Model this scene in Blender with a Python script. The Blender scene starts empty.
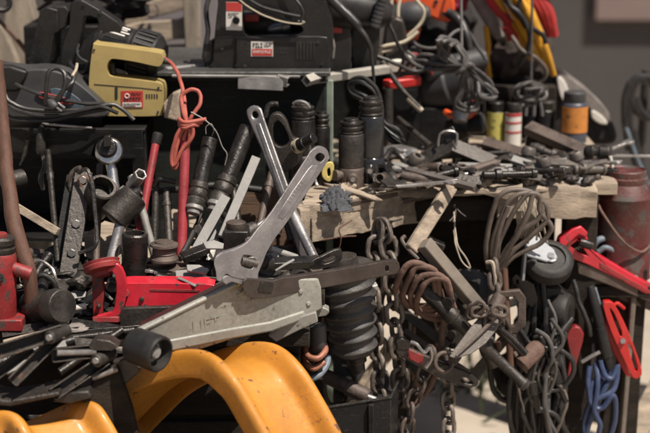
import bpy, bmesh, math, random
from mathutils import Vector as V, Matrix, noise as NZ
rnd = random.Random(11)
rad = math.radians
SC = bpy.context.scene
COL = SC.collection

# ------------------------------------------------------------------ camera geometry
PITCH = rad(14.0)
CAM = V((0, -3.0, 1.548))
LENS = 83.0
FPX = LENS / 36 * 650
FW = V((0, math.cos(PITCH), -math.sin(PITCH)))
UP = V((0, math.sin(PITCH), math.cos(PITCH)))
RT = V((1, 0, 0))


def ray(px, py):
    return FW + RT * ((px - 325) / FPX) + UP * ((216.5 - py) / FPX)


def P(px, py, Y=0.0):
    """point of the place seen at photo pixel px,py standing Y metres behind the wrench line"""
    if callable(Y):
        Y = Y(px, py)
    d = ray(px, py)
    return CAM + d * ((Y - CAM.y) / d.y)


def G(px, py, z):
    d = ray(px, py)
    return CAM + d * ((z - CAM.z) / d.z)


def S(Y):
    return (Y + 3.0) / 0.97 / FPX


def ramp(Y0, k, px0=0, kp=0.0, py0=0):
    return lambda px, py: Y0 + k * (px - px0) + kp * (py - py0)


# ------------------------------------------------------------------ materials
def M(name, base, rough=.5, metal=0., var=.35, scale=25., dust=None, damt=.5, dscale=9., chip=None, camt=.6, cscale=60., bump=.15,
      bscale=120., stretch=None, coat=0., crough=.6, edge=None, eamt=.7, scr=None, er=.0016, speck=0.):
    m = bpy.data.materials.new(name)
    m.use_nodes = True
    nt = m.node_tree
    N, L = nt.nodes, nt.links
    b = N['Principled BSDF']
    tc = N.new('ShaderNodeTexCoord')
    mp = N.new('ShaderNodeMapping')
    L.new(tc.outputs['Object'], mp.inputs['Vector'])
    if stretch:
        mp.inputs['Scale'].default_value = stretch
    oi = N.new('ShaderNodeObjectInfo')
    L.new(oi.outputs['Random'], mp.inputs['Location'])

    def noise(s, det=5., r=.6):
        n = N.new('ShaderNodeTexNoise')
        n.inputs['Scale'].default_value = s
        n.inputs['Detail'].default_value = det
        n.inputs['Roughness'].default_value = r
        L.new(mp.outputs['Vector'], n.inputs['Vector'])
        return n.outputs['Fac']

    def mapr(x, a, c, d, e):
        n = N.new('ShaderNodeMapRange')
        n.inputs[1].default_value = a
        n.inputs[2].default_value = c
        n.inputs[3].default_value = d
        n.inputs[4].default_value = e
        L.new(x, n.inputs[0])
        return n.outputs[0]

    def mix(f, a, c):
        n = N.new('ShaderNodeMix')
        n.data_type = 'RGBA'
        L.new(f, n.inputs[0])
        for i, q in ((6, a), (7, c)):
            if isinstance(q, tuple):
                n.inputs[i].default_value = (*q, 1)
            else:
                L.new(q, n.inputs[i])
        return n.outputs[2]
    n1 = noise(scale, 7)
    lo = tuple(c * (1 - var) for c in base)
    hi = tuple(min(1, c * (1 + var)) for c in base)
    col = mix(mapr(n1, .3, .7, 0, 1), lo, hi)
    rg = mapr(n1, .3, .7, max(.05, rough - .12), min(1, rough + .14))
    mt = None
    if chip:
        f = mapr(noise(cscale, 6, .65), camt, camt + .05, 0, 1)
        col = mix(f, col, chip)
        mm = N.new('ShaderNodeMix')
        L.new(f, mm.inputs[0])
        L.new(rg, mm.inputs[2])
        mm.inputs[3].default_value = crough
        rg = mm.outputs[0]
    if dust:
        a = mapr(noise(dscale, 4), .35, .75, 0, 1)
        c = mapr(noise(dscale * 22, 6, .7), .38, .68, 0, 1)
        mu = N.new('ShaderNodeMath')
        mu.operation = 'MULTIPLY'
        L.new(a, mu.inputs[0])
        L.new(c, mu.inputs[1])
        f = mapr(mu.outputs[0], 0, 1, 0.05 * damt, damt)
        col = mix(f, col, dust)
        mm = N.new('ShaderNodeMix')
        L.new(f, mm.inputs[0])
        L.new(rg, mm.inputs[2])
        mm.inputs[3].default_value = .9
        rg = mm.outputs[0]
        if metal:
            mt = mapr(f, 0, 1, metal, 0)
    if speck:
        f = mapr(noise(360, 2, .5), .70 - .04 * speck, .76 - .04 * speck, 0, .8)
        mk = mapr(noise(7, 4, .6), .50, .66, 0, .7)
        sm = N.new('ShaderNodeMath')
        sm.operation = 'MULTIPLY'
        L.new(f, sm.inputs[0])
        L.new(mk, sm.inputs[1])
        col = mix(sm.outputs[0], col, (.34, .29, .23))
    if scr:
        m2 = N.new('ShaderNodeMapping')
        m2.inputs['Rotation'].default_value = (.4, .9, .7)
        m2.inputs['Scale'].default_value = (14, 260, 260)
        L.new(tc.outputs['Object'], m2.inputs['Vector'])
        ns = N.new('ShaderNodeTexNoise')
        ns.inputs['Scale'].default_value = 1
        ns.inputs['Detail'].default_value = 3
        L.new(m2.outputs['Vector'], ns.inputs['Vector'])
        col = mix(mapr(ns.outputs['Fac'], .62, .70, 0, .55), col, scr)
    if edge:
        bv = N.new('ShaderNodeBevel')
        bv.samples = 4
        bv.inputs['Radius'].default_value = er
        ge = N.new('ShaderNodeNewGeometry')
        dp = N.new('ShaderNodeVectorMath')
        dp.operation = 'DOT_PRODUCT'
        L.new(bv.outputs[0], dp.inputs[0])
        L.new(ge.outputs['Normal'], dp.inputs[1])
        e1 = mapr(dp.outputs['Value'], .985, .90, 0, 1)
        e2 = mapr(noise(55, 5, .7), .38, .58, 0, eamt)
        mu = N.new('ShaderNodeMath')
        mu.operation = 'MULTIPLY'
        L.new(e1, mu.inputs[0])
        L.new(e2, mu.inputs[1])
        col = mix(mu.outputs[0], col, edge)
    L.new(col, b.inputs['Base Color'])
    L.new(rg, b.inputs['Roughness'])
    b.inputs['Metallic'].default_value = metal
    if mt is not None:
        L.new(mt, b.inputs['Metallic'])
    if coat:
        b.inputs['Coat Weight'].default_value = coat
        b.inputs['Coat Roughness'].default_value = .12
    if bump:
        bp = N.new('ShaderNodeBump')
        bp.inputs['Strength'].default_value = bump
        bp.inputs['Distance'].default_value = .004
        L.new(noise(bscale, 6, .65), bp.inputs['Height'])
        L.new(bp.outputs['Normal'], b.inputs['Normal'])
    return m


DU = (.135, .108, .08)
MT = dict(
    steel=M('worn_steel', (.38, .36, .345), .28, .8, scr=(.16, .13, .11), edge=(.6, .57, .53), eamt=.6, var=.35, scale=18, dust=(.10, .07, .05), damt=.6, dscale=7, bump=.2, bscale=160),
    chrome=M('chrome_steel', (.55, .54, .53), .22, .95, .15, 20, DU, .3, bump=.05),
    bright=M('bright_bar', (.26, .245, .225), .5, .35, .25, 30, DU, .35),
    grey_tool=M('satin_grey_forging', (.25, .23, .228), .34, .6, scr=(.42, .4, .39), var=.3, scale=14, dust=(.09, .07, .055), damt=.6, dscale=7, bump=.2, bscale=160),
    dark=M('oily_dark_steel', (.026, .024, .023), .26, .6, .5, 30, DU, .3, 12, bump=.3, bscale=140, edge=(.30, .27, .24), eamt=0.75, speck=0.6),
    dark2=M('grimy_iron', (.042, .037, .034), .36, .5, .5, 26, DU, .42, 10, bump=.45, bscale=110, edge=(.30, .27, .24), eamt=0.75, speck=0.6),
    iron=M('brown_iron', (.085, .065, .055), .55, .4, .45, 30, (.22, .15, .11), .5, 12, bump=.4, bscale=130, edge=(.30, .27, .24), eamt=0.75, speck=0.6),
    rust=M('rusty_iron', (.135, .078, .060), .75, .1, .5, 35, (.2, .12, .08), .5, 14, bump=.6, bscale=150),
    chain=M('chain_iron', (.15, .13, .112), .5, .5, .5, 40, (.2, .13, .09), .5, 20, bump=.4, bscale=200),
    blk=M('dusty_black_plastic', (.008, .008, .0085), .42, 0, .4, 30, DU, .30, 14, bump=.12, bscale=300, edge=(.16, .15, .14), eamt=0.6, speck=1.0),
    blk2=M('black_tool_casing', (.011, .011, .012), .36, 0, .3, 20, DU, .25, 16, bump=.08, bscale=300, edge=(.14, .13, .12), eamt=0.55, speck=0.8),
    gry=M('charcoal_casing', (.038, .039, .042), .45, 0, .25, 20, DU, .35, 14, bump=.1, bscale=300, edge=(.2, .19, .18), eamt=0.5, speck=0.8),
    rub=M('black_rubber', (.016, .0155, .0155), .5, 0, .3, 30, DU, .35, 12, bump=.2, bscale=200, speck=0.6),
    rubl=M('dusty_rubber', (.036, .034, .033), .42, 0, .3, 25, DU, .45, 9, bump=.3, bscale=150),
    cab=M('dark_green_enamel', (.013, .016, .014), .5, .1, .3, 12, DU, .13, 7, scr=(.05, .055, .045), bump=.12, bscale=70, edge=(.16, .16, .14), eamt=0.7, speck=0.3),
    blkpaint=M('black_paint', (.008, .008, .0085), .5, .1, .4, 15, DU, .14, 8, scr=(.06, .055, .05), bump=.2, bscale=80, edge=(.2, .18, .16), eamt=0.7, speck=0.7),
    red=M('red_paint', (.52, .012, .030), .38, 0, .25, 12, DU, .28, 10, (.05, .035, .03), .60, 40, bump=.12, bscale=120, coat=.3, edge=(.12, .05, .045), eamt=0.7, speck=0.2),
    redold=M('worn_red_paint', (.24, .013, .016), .5, 0, .35, 18, DU, .4, 12, (.05, .035, .03), .56, 50, bump=.25, bscale=120, edge=(.2, .14, .12), eamt=0.8, speck=0.5),
    redrod=M('dull_red_paint', (.27, .022, .03), .48, 0, .3, 20, DU, .35, 16, (.07, .03, .025), .62, 60, bump=.15, speck=0.4),
    redcan=M('dark_red_enamel', (.075, .007, .008), .5, 0, .35, 14, DU, .8, 8, (.06, .045, .04), .53, 30, bump=.25, bscale=60),
    redp=M('red_plastic', (.5, .02, .018), .35, 0, .15, 20, DU, .2, 16, bump=.08),
    orgp=M('orange_plastic', (.62, .075, .012), .38, 0, .15, 20, DU, .25, 16, bump=.06),
    salm=M('salmon_flex', (.37, .085, .06), .5, 0, .15, 40, DU, .3, 30, bump=.1),
    yel=M('orange_yellow_paint', (.50, .20, .018), .5, 0, .2, 9, (.20, .105, .04), .75, 5, scr=(.30, .14, .04), chip=(.08, .03, .025), camt=.63, cscale=34, bump=.2, bscale=45, coat=.05),
    khaki=M('khaki_yellow_casing', (.36, .265, .095), .45, 0, .12, 16, DU, .35, 14, (.10, .07, .04), .70, 90, bump=.08, bscale=300, edge=(.2, .14, .06), eamt=0.6),
    ylab=M('yellow_label', (.48, .42, .10), .5, 0, .15, 30, DU, .4, chip=(.03, .03, .025), camt=.54, cscale=30),
    ylink=M('yellow_nylon', (.62, .50, .16), .45, 0, .15, 30, DU, .35, bump=.1),
    silver=M('silver_grey_paint', (.27, .262, .23), .48, .15, .2, 9, (.085, .07, .05), .65, 5, (.075, .055, .042), .62, 38, scr=(.12, .105, .085), bump=.15, bscale=80, edge=(.10, .08, .06), eamt=0.7, speck=0.0),
    wood=M('weathered_plank', (.33, .262, .195), .85, 0, .5, 8, (.10, .078, .058), .75, 6, bump=.6, bscale=60, stretch=(1, 6, 6)),
    woodz=M('weathered_upright', (.29, .24, .185), .85, 0, .35, 8, (.12, .09, .065), .6, 6, bump=.6, bscale=60, stretch=(6, 6, 1)),
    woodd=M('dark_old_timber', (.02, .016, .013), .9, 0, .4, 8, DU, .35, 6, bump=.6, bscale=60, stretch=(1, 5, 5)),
    woodh=M('tool_handle_wood', (.42, .28, .15), .6, 0, .25, 10, DU, .4, 10, bump=.3, bscale=60, stretch=(1, 6, 6)),
    handle=M('brown_handle', (.105, .048, .03), .6, 0, .3, 12, (.08, .05, .035), .5, 10, bump=.3, bscale=60, stretch=(6, 6, 1)),
    cream=M('cream_flex', (.42, .36, .26), .6, 0, .2, 30, (.15, .12, .09), .5, 20, bump=.1),
    white=M('off_white_paint', (.6, .57, .5), .5, 0, .12, 20, DU, .5, 12, bump=.1),
    paper=M('label_paper', (.62, .58, .53), .5, 0, .08, 20, DU, .35, 20, bump=0),
    labred=M('label_red', (.42, .03, .025), .45, 0, .12, 20, DU, .25, 20, bump=0),
    ink=M('label_ink', (.02, .018, .018), .5, 0, .1, 20, bump=0),
    wire=M('grey_flex', (.058, .053, .052), .5, 0, .3, 40, DU, .5, 20, bump=.15),
    wireb=M('black_flex', (.012, .0115, .0115), .42, 0, .3, 40, DU, .3, 25, bump=.1),
    wirebr=M('brown_flex', (.105, .082, .068), .55, 0, .3, 40, DU, .4, 20, bump=.15),
    copper=M('copper_pipe', (.30, .115, .07), .5, .3, .35, 30, DU, .35, 20, bump=.2),
    blue=M('blue_flex', (.026, .044, .105), .48, 0, .25, 40, DU, .35, 20, bump=.1),
    bluegrey=M('blue_grey_hose', (.12, .15, .18), .5, 0, .25, 40, DU, .4, 20, bump=.1),
    rag=M('grey_blue_rag', (.075, .078, .09), .95, 0, .5, 60, DU, .3, 20, bump=.6, bscale=300),
    bag=M('black_fabric', (.022, .02, .021), .85, 0, .4, 40, DU, .25, 10, bump=.4, bscale=250),
    bagg=M('grey_fabric', (.2, .175, .16), .85, 0, .35, 30, DU, .3, 10, bump=.4, bscale=250),
    fyel=M('yellow_fabric', (.52, .25, .012), .75, 0, .2, 30, (.2, .1, .03), .4, 12, bump=.3, bscale=200),
    fred=M('red_fabric', (.36, .02, .018), .75, 0, .2, 30, (.1, .02, .02), .4, 12, bump=.3, bscale=200),
    string=M('pale_twine', (.36, .30, .23), .9, 0, .25, 60, bump=.3),
    wirestr=M('thin_wire', (.35, .33, .3), .4, .6, .2, 60, bump=0),
    stone=M('pale_rubble', (.34, .27, .2), .95, 0, .35, 30, (.12, .09, .07), .4, 12, bump=.8, bscale=80),
    ground=M('sandy_ground', (.36, .305, .245), .95, 0, .22, 3, (.2, .16, .11), .5, 1.3, bump=.5, bscale=30),
    wall=M('grey_plaster', (.060, .053, .050), .9, 0, .12, 2.5, (.085, .075, .07), .5, 1.2, bump=.3, bscale=30),
    pink=M('faded_pink_board', (.19, .135, .122), .8, 0, .1, 5, bump=.1),
    orlab=M('orange_label', (.52, .19, .03), .5, 0, .15, 30, chip=(.09, .045, .02), camt=.58, cscale=38, dust=DU, damt=.4, dscale=14, bump=0),
    bluecan=M('dark_blue_tin', (.05, .055, .075), .45, .1, .2, 30, DU, .35, 20, bump=.05),
    green=M('lit_green_enamel', (.20, .24, .19), .5, 0, .2, 20, DU, .4, 12, bump=.1),  # paler copy of the cabinet green, for its lit corner edge
    brownarm=M('brown_forged_arm', (.055, .042, .038), .38, .5, .35, 18, DU, .35, 12, bump=.25, bscale=120),
    woodg=M('grey_worn_wood', (.15, .125, .10), .8, 0, .4, 10, DU, .4, 6, bump=.5, bscale=60),
    plate=M('pale_plate', (.30, .31, .33), .45, .2, .15, 20, DU, .35, bump=.1),
    galv=M('dull_galvanised_tin', (.24, .23, .215), .65, .0, .3, 24, (.12, .1, .08), .5, 12, bump=.2),
    rustwood=M('red_brown_timber', (.13, .075, .045), .85, 0, .4, 8, DU, .4, 6, bump=.5, bscale=60, stretch=(1, 6, 6)),
    worn_lit_top=M('worn_lit_edge_top', (.035, .036, .035), .5, .2, .5, 9, (.16, .14, .12), .7, 6, bump=.3, bscale=70, edge=(.42, .40, .36), eamt=1., er=.004),  # pale edge tint paints the lit lip; the mottling is wear
    jackiron=M('brown_black_jack_paint', (.014, .010, .008), .42, .2, .5, 20, DU, .35, 9, (.10, .05, .03), .60, 50, bump=.3, edge=(.30, .26, .22), eamt=.8),
    dulliron=M('dull_grey_iron', (.115, .10, .088), .5, .35, .35, 22, (.10, .07, .05), .6, 9, bump=.3, scr=(.28, .25, .22)),
    creamg=M('dirty_cream_paint', (.36, .335, .29), .5, 0, .2, 20, DU, .6, 10, bump=.15),
    leaf=M('dull_leaf', (.06, .075, .035), .8, 0, .4, 20, bump=0),
)

for k_, v_ in dict(blkpaint=.22, cab=.2, woodd=.15, blk=.28, blk2=.3, dark2=.4, jackiron=.35, gry=.35, rub=.3, bag=.15).items():
    MT[k_].node_tree.nodes['Principled BSDF'].inputs['Specular IOR Level'].default_value = v_

# ------------------------------------------------------------------ mesh building


def catmull(pts, sub, closed=False):
    if sub < 2 or len(pts) < 3:
        return list(pts)
    out = []
    n = len(pts)
    rng = n if closed else n - 1
    for i in range(rng):
        p1, p2 = pts[i], pts[(i + 1) % n]
        p0 = pts[i - 1] if (i or closed) else p1 * 2 - p2
        p3 = pts[(i + 2) % n] if (i + 2 < n or closed) else p2 * 2 - p1
        for k in range(sub):
            t = k / sub
            out.append(.5 * (2 * p1 + (p2 - p0) * t + (2 * p0 - 5 * p1 + 4 * p2 - p3) * t * t + (3 * p1 - p0 - 3 * p2 + p3) * t ** 3))
    if not closed:
        out.append(pts[-1])
    return out


def lerp_list(v, n):
    if not isinstance(v, (list, tuple)):
        return [v] * n
    m = len(v) - 1
    o = []
    for i in range(n):
        f = i / max(1, n - 1) * m
        a = min(int(f), m - 1)
        o.append(v[a] + (v[a + 1] - v[a]) * (f - a))
    return o


def frame(d, hint=None):
    d = d.normalized()
    h = hint or (V((0, 0, 1)) if abs(d.z) < .9 else V((1, 0, 0)))
    x = (h - d * h.dot(d))
    if x.length < 1e-6:
        h = V((0, 1, 0))
        x = h - d * h.dot(d)
    x.normalize()
    return x, d.cross(x)


class MB:
    def __init__(s):
        s.bm = bmesh.new()

    def loops(s, rings, closed=False, cap=True):
        bm = s.bm
        rs = [[bm.verts.new(p) for p in r] for r in rings]
        n = len(rs[0])
        m = len(rs)
        for i in range(m if closed else m - 1):
            a, b = rs[i], rs[(i + 1) % m]
            for j in range(n):
                bm.faces.new((a[j], a[(j + 1) % n], b[(j + 1) % n], b[j]))
        if cap and not closed:
            bm.faces.new(rs[0][::-1])
            bm.faces.new(rs[-1])
        return s

    def tube(s, pts, r, n=10, sub=5, closed=False, cap=True):
        pts = [V(p) for p in pts]
        q = catmull(pts, sub, closed)
        # drop doubles
        c = [q[0]]
        for p in q[1:]:
            if (p - c[-1]).length > 1e-6:
                c.append(p)
        q = c
        rs = lerp_list(r, len(q))
        m = len(q)
        x = None
        rings = []
        for i in range(m):
            a = q[i - 1] if (i or closed) else q[0]
            b = q[(i + 1) % m] if (i + 1 < m or closed) else q[-1]
            d = (b - a).normalized()
            if x is None:
                x, y = frame(d)
            else:
                x = x - d * x.dot(d)
                if x.length < 1e-5:
                    x, y = frame(d)
                x.normalize()
                y = d.cross(x)
            rings.append([q[i] + (x * math.cos(t) + y * math.sin(t)) * rs[i] for t in (2 * math.pi * j / n for j in range(n))])
        return s.loops(rings, closed, cap)

    def lathe(s, p0, p1, prof, n=28, k=1., cap=True):
        """prof: (share of the way from p0 to p1, radius in metres*k)"""
        p0, p1 = V(p0), V(p1)
        d = p1 - p0
        x, y = frame(d)
        rings = [[p0 + d * f + (x * math.cos(t) + y * math.sin(t)) * max(r * k, 1e-5) for t in (2 * math.pi * j / n for j in range(n))] for f, r in prof]
        return s.loops(rings, False, cap)

    def cyl(s, p0, p1, r, n=24, ch=.0):
        if ch:
            L = (V(p1) - V(p0)).length
            c = min(.45, ch / L)
            return s.lathe(p0, p1, [(0, r - ch), (c, r), (1 - c, r), (1, r - ch)], n)
        return s.lathe(p0, p1, [(0, r), (1, r)], n)

    def pipe(s, p0, p1, r, ri, n=24):
        """open ended hollow pipe"""
        p0, p1 = V(p0), V(p1)
        d = p1 - p0
        x, y = frame(d)
        rr = [(0, ri), (0, r), (1, r), (1, ri)]
        rings = [[p0 + d * f + (x * math.cos(t) + y * math.sin(t)) * q for t in (2 * math.pi * j / n for j in range(n))] for f, q in rr]
        return s.loops(rings, True)

    def box(s, c, hx, hy, hz):
        c = V(c)
        bm = s.bm
        vs = [bm.verts.new(c + hx * a + hy * b + hz * e) for a in (-1, 1) for b in (-1, 1) for e in (-1, 1)]
        for f in ((0, 1, 3, 2), (4, 6, 7, 5), (0, 4, 5, 1), (2, 3, 7, 6), (0, 2, 6, 4), (1, 5, 7, 3)):
            bm.faces.new([vs[i] for i in f])
        return s

    def abox(s, lo, hi):
        lo, hi = V(lo), V(hi)
        h = (hi - lo) / 2
        return s.box((lo + hi) / 2, V((h.x, 0, 0)), V((0, h.y, 0)), V((0, 0, h.z)))

    def bar(s, p0, p1, w, t, nrm=None):
        """flat bar: w wide, t thick along nrm"""
        p0, p1 = V(p0), V(p1)
        d = (p1 - p0)
        x, y = frame(d, nrm or V((0, -1, .25)))
        return s.box((p0 + p1) / 2, d / 2, y * (w / 2), x * (t / 2))

    def channel(s, p0, p1, w, dep, t=.003, nrm=None):
        """U channel, open towards -nrm"""
        p0, p1 = V(p0), V(p1)
        d = p1 - p0
        x, y = frame(d, nrm or V((0, -1, .25)))
        pr = [(-w / 2, -dep), (-w / 2, 0), (w / 2, 0), (w / 2, -dep), (w / 2 - t, -dep), (w / 2 - t, -t), (-w / 2 + t, -t), (-w / 2 + t, -dep)]
        bm = s.bm
        A = [bm.verts.new(p0 + y * a + x * b) for a, b in pr]
        B = [bm.verts.new(p1 + y * a + x * b) for a, b in pr]
        for j in range(8):
            k = (j + 1) % 8
            bm.faces.new((A[j], A[k], B[k], B[j]))
        for q in (A, B):
            for f in ((0, 1, 6, 7), (1, 2, 5, 6), (2, 3, 4, 5)):
                bm.faces.new([q[i] for i in f])
        return s

    def prism(s, out, Y, th, holes=(), sub=0, dirv=None):
        """outline in photo pixels on the surface Y, given its real thickness th"""
        bm = bmesh.new()
        dv = dirv or V((0, th, 0))
        es = []
        for lp in [out, *holes]:
            pts = [P(x, y, Y) for x, y in lp]
            if sub:
                pts = catmull(pts, sub, True)
            vs = [bm.verts.new(p) for p in pts]
            es += [bm.edges.new((vs[i], vs[(i + 1) % len(vs)])) for i in range(len(vs))]
        if holes:
            bmesh.ops.triangle_fill(bm, use_beauty=True, use_dissolve=True, edges=es)
        else:
            bm.faces.new(bm.verts[:])
        r = bmesh.ops.extrude_face_region(bm, geom=bm.faces[:])
        bmesh.ops.translate(bm, vec=dv, verts=[v for v in r['geom'] if isinstance(v, bmesh.types.BMVert)])
        bmesh.ops.recalc_face_normals(bm, faces=bm.faces[:])
        me = bpy.data.meshes.new('tmp')
        bm.to_mesh(me)
        bm.free()
        s.bm.from_mesh(me)
        bpy.data.meshes.remove(me)
        return s

    def poly(s, pts, dv):
        """3-D polygon extruded along dv"""
        bm = s.bm
        a = [bm.verts.new(V(p)) for p in pts]
        b = [bm.verts.new(V(p) + dv) for p in pts]
        n = len(a)
        bm.faces.new(a)
        bm.faces.new(b[::-1])
        for i in range(n):
            k = (i + 1) % n
            bm.faces.new((a[k], a[i], b[i], b[k]))
        return s

    def torus(s, c, ax, Rr, r, n=32, m=10, a0=0, a1=360, sq=1.):
        c = V(c)
        x, y = frame(V(ax))
        full = abs(a1 - a0) >= 359
        k = n if full else n + 1
        pts = [c + (x * math.cos(t) + y * math.sin(t) * sq) * Rr for t in (rad(a0 + (a1 - a0) * i / n) for i in range(k))]
        return s.tube(pts, r, m, 1, full)

    def link(s, c, a, b, L, W, r, n=8):
        h = L / 2 - W / 2
        pts = []
        for sg in (1, -1):
            for i in range(7):
                t = rad(-90 + 180 * i / 6)
                pts.append(V(c) + a * (sg * (h + math.cos(t) * W / 2)) + b * (sg * math.sin(t) * W / 2))
        return s.tube(pts, r, n, 1, True)

    def blob(s, c, rx, ry, rz, amp=.2, fr=3., sub=3, seed=0, rot=None):
        bm = bmesh.new()
        bmesh.ops.create_icosphere(bm, subdivisions=sub, radius=1)
        off = V((seed * 3.1, seed * 1.7, seed * 5.3))
        c = V(c)
        for v in bm.verts:
            k = 1 + amp * NZ.noise(v.co * fr + off) + amp * .5 * NZ.noise(v.co * fr * 2.7 + off)
            q = V((v.co.x * rx, v.co.y * ry, v.co.z * rz)) * k
            if rot:
                q = rot @ q
            v.co = c + q
        me = bpy.data.meshes.new('tmp')
        bm.to_mesh(me)
        bm.free()
        s.bm.from_mesh(me)
        bpy.data.meshes.remove(me)
        return s

    def build(s, name, mat, parent=None, bev=.0, seg=2, org=None, sharp=38, solid=0., sub=0, loc=None):
        bm = s.bm
        bmesh.ops.recalc_face_normals(bm, faces=bm.faces[:])
        me = bpy.data.meshes.new(name)
        if parent is not None:
            o0 = V(parent['_o'])
        elif org is not None:
            o0 = V(org)
        else:
            lo = V((min(v.co.x for v in bm.verts), min(v.co.y for v in bm.verts), min(v.co.z for v in bm.verts)))
            hi = V((max(v.co.x for v in bm.verts), max(v.co.y for v in bm.verts), 0))
            o0 = V(((lo.x + hi.x) / 2, (lo.y + hi.y) / 2, lo.z))
        bmesh.ops.translate(bm, vec=-o0, verts=bm.verts[:])
        bm.to_mesh(me)
        bm.free()
        me.shade_smooth()
        me.set_sharp_from_angle(angle=rad(sharp))
        o = bpy.data.objects.new(name, me)
        me.materials.append(MT[mat] if isinstance(mat, str) else mat)
        COL.objects.link(o)
        o['_o'] = tuple(o0)
        if parent is not None:
            o.parent = parent
        else:
            o.location = o0
        if solid:
            q = o.modifiers.new('solid', 'SOLIDIFY')
            q.thickness = solid
            q.offset = 0
        if bev:
            q = o.modifiers.new('bevel', 'BEVEL')
            q.width = bev
            q.segments = seg
            q.limit_method = 'ANGLE'
            q.angle_limit = rad(35)
            q.harden_normals = False
        if sub:
            q = o.modifiers.new('sub', 'SUBSURF')
            q.levels = q.render_levels = sub
        return o


def tag(o, label, cat, group=None, kind=None):
    if kind:
        o['kind'] = kind
    else:
        o['label'] = label
        o['category'] = cat
    if group:
        o['group'] = group
    return o


def thing(name, label, cat, base, group=None):
    o = bpy.data.objects.new(name, None)
    o.empty_display_size = .02
    COL.objects.link(o)
    o.location = base
    o['_o'] = tuple(base)
    return tag(o, label, cat, group)


def one(name, label, cat, mb, mat, group=None, **k):
    return tag(mb.build(name, mat, None, **k), label, cat, group)


def px_tube(pl, r, Y=None, n=10, sub=5, closed=False, mb=None):
    """flex through photo pixels (px,py[,Y])"""
    mb = mb or MB()
    q = catmull([P(p[0], p[1], p[2] if len(p) > 2 else Y) for p in pl], sub, closed)
    if sub > 3:
        a = min(.0021, .42 * (max(r) if isinstance(r, (list, tuple)) else r))
        o = rnd.uniform(0, 50)
        q = [p + a * NZ.noise_vector(p * 38 + V((o, 0, 0))) + .45 * a * NZ.noise_vector(p * 120 + V((0, o, 0))) for p in q]
    return mb.tube(q, r, n, 1, closed)


def cable(name, label, cat, pl, r, mat, Y=None, group=None, **k):
    return one(name, label, cat, px_tube(pl, r, Y, **k), mat, group)


def chain(label, pl, Y=None, L=.036, W=.024, r=.0042, group=None, mat='chain', name='steel_chain'):
    pts = catmull([P(p[0], p[1], p[2] if len(p) > 2 else Y) for p in pl], 24)
    step = L - 2.35 * r
    mb = MB()
    acc, i = 0., 0
    tgt = 0.
    for a, b in zip(pts, pts[1:]):
        seg = (b - a).length
        while tgt <= acc + seg:
            c = a + (b - a) * ((tgt - acc) / max(seg, 1e-9))
            d = (b - a).normalized()
            x, y = frame(d, V((1, -.35, 0)))
            tw = rad(45 + rnd.uniform(-14, 14)) + (math.pi / 2 if i % 2 else 0)
            w = x * math.cos(tw) + y * math.sin(tw)
            mb.link(c, d, w, L, W, r)
            i += 1
            tgt += step
        acc += seg
    return one(name, label, 'chain', mb, mat, group)


def text_mesh(body, size, ext):
    cu = bpy.data.curves.new('lettering', 'FONT')
    cu.body = body
    cu.size = size
    cu.extrude = ext
    cu.align_x = 'CENTER'
    o = bpy.data.objects.new('lettering', cu)
    COL.objects.link(o)
    bpy.context.view_layer.update()
    me = bpy.data.meshes.new_from_object(o.evaluated_get(bpy.context.evaluated_depsgraph_get()))
    bpy.data.objects.remove(o)
    return me

# ================================================================== the setting
def ground():
    bm = bmesh.new()
    n = 60
    for i in range(n + 1):
        for j in range(n + 1):
            x = (i / n - .5)
            y = (j / n - .5)
            x = math.copysign(abs(x * 2) ** 3, x) * 60
            y = math.copysign(abs(y * 2) ** 3, y) * 60
            z = .012 * NZ.noise(V((x * 2.2, y * 2.2, 0))) + .006 * NZ.noise(V((x * 7, y * 7, 3)))
            bm.verts.new((x, y, z - .01))
    bm.verts.ensure_lookup_table()
    for i in range(n):
        for j in range(n):
            a = i * (n + 1) + j
            bm.faces.new([bm.verts[q] for q in (a, a + n + 1, a + n + 2, a + 1)])
    mb = MB()
    mb.bm.free()
    mb.bm = bm
    return tag(mb.build('ground', 'ground', None, org=(0, 0, 0), sharp=180), None, None, kind='structure')


ground()
one('plastered_wall', 'dark grey plastered wall standing far behind the whole stall', 'wall', MB().abox((-6, 3.6, -.05), (7, 3.8, 3.6)), 'wall', bev=.01)
mb = MB()
a, b = P(597, -40, 3.58), P(690, 20, 3.58)
mb.abox((a.x, 3.555, b.z), (b.x, 3.595, a.z))
one('wall_board', 'faded pink board hung high on the dark grey wall', 'board', mb, 'pink', bev=.004)
# low weeds in the sunlit sand beyond the table
mb = MB()
for k in range(70):
    c = V((.45 + rnd.gauss(0, .10), 1.15 + rnd.gauss(0, .12), 0))
    h = rnd.uniform(.03, .11)
    d = V((rnd.gauss(0, .03), rnd.gauss(0, .03), h))
    w = V((rnd.uniform(-1, 1), rnd.uniform(-1, 1), 0)).normalized() * .008
    mb.bm.faces.new([mb.bm.verts.new(q) for q in (c - w, c + w, c + d + w * .6, c + d * 1.15)])
tag(mb.build('weeds', 'leaf', None), None, None, kind='stuff')


def jag(x0, x1, y, n, a, s):
    return [(x0 + (x1 - x0) * i / n, y(x0 + (x1 - x0) * i / n) + a * NZ.noise(V((i * .83 + s, s, 0))) + a * .5 * NZ.noise(V((i * 2.3, s, 1)))) for i in range(n + 1)]


# ------------------------------------------------------------------ plank table
TZ = .82
tb = thing('plank_table', 'rough weathered plank table with split beams, heaped with tools', 'table', (.32, .35, 0))
xs0, xs1 = P(298, 216, .2).x, P(612, 190, .3).x


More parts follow.
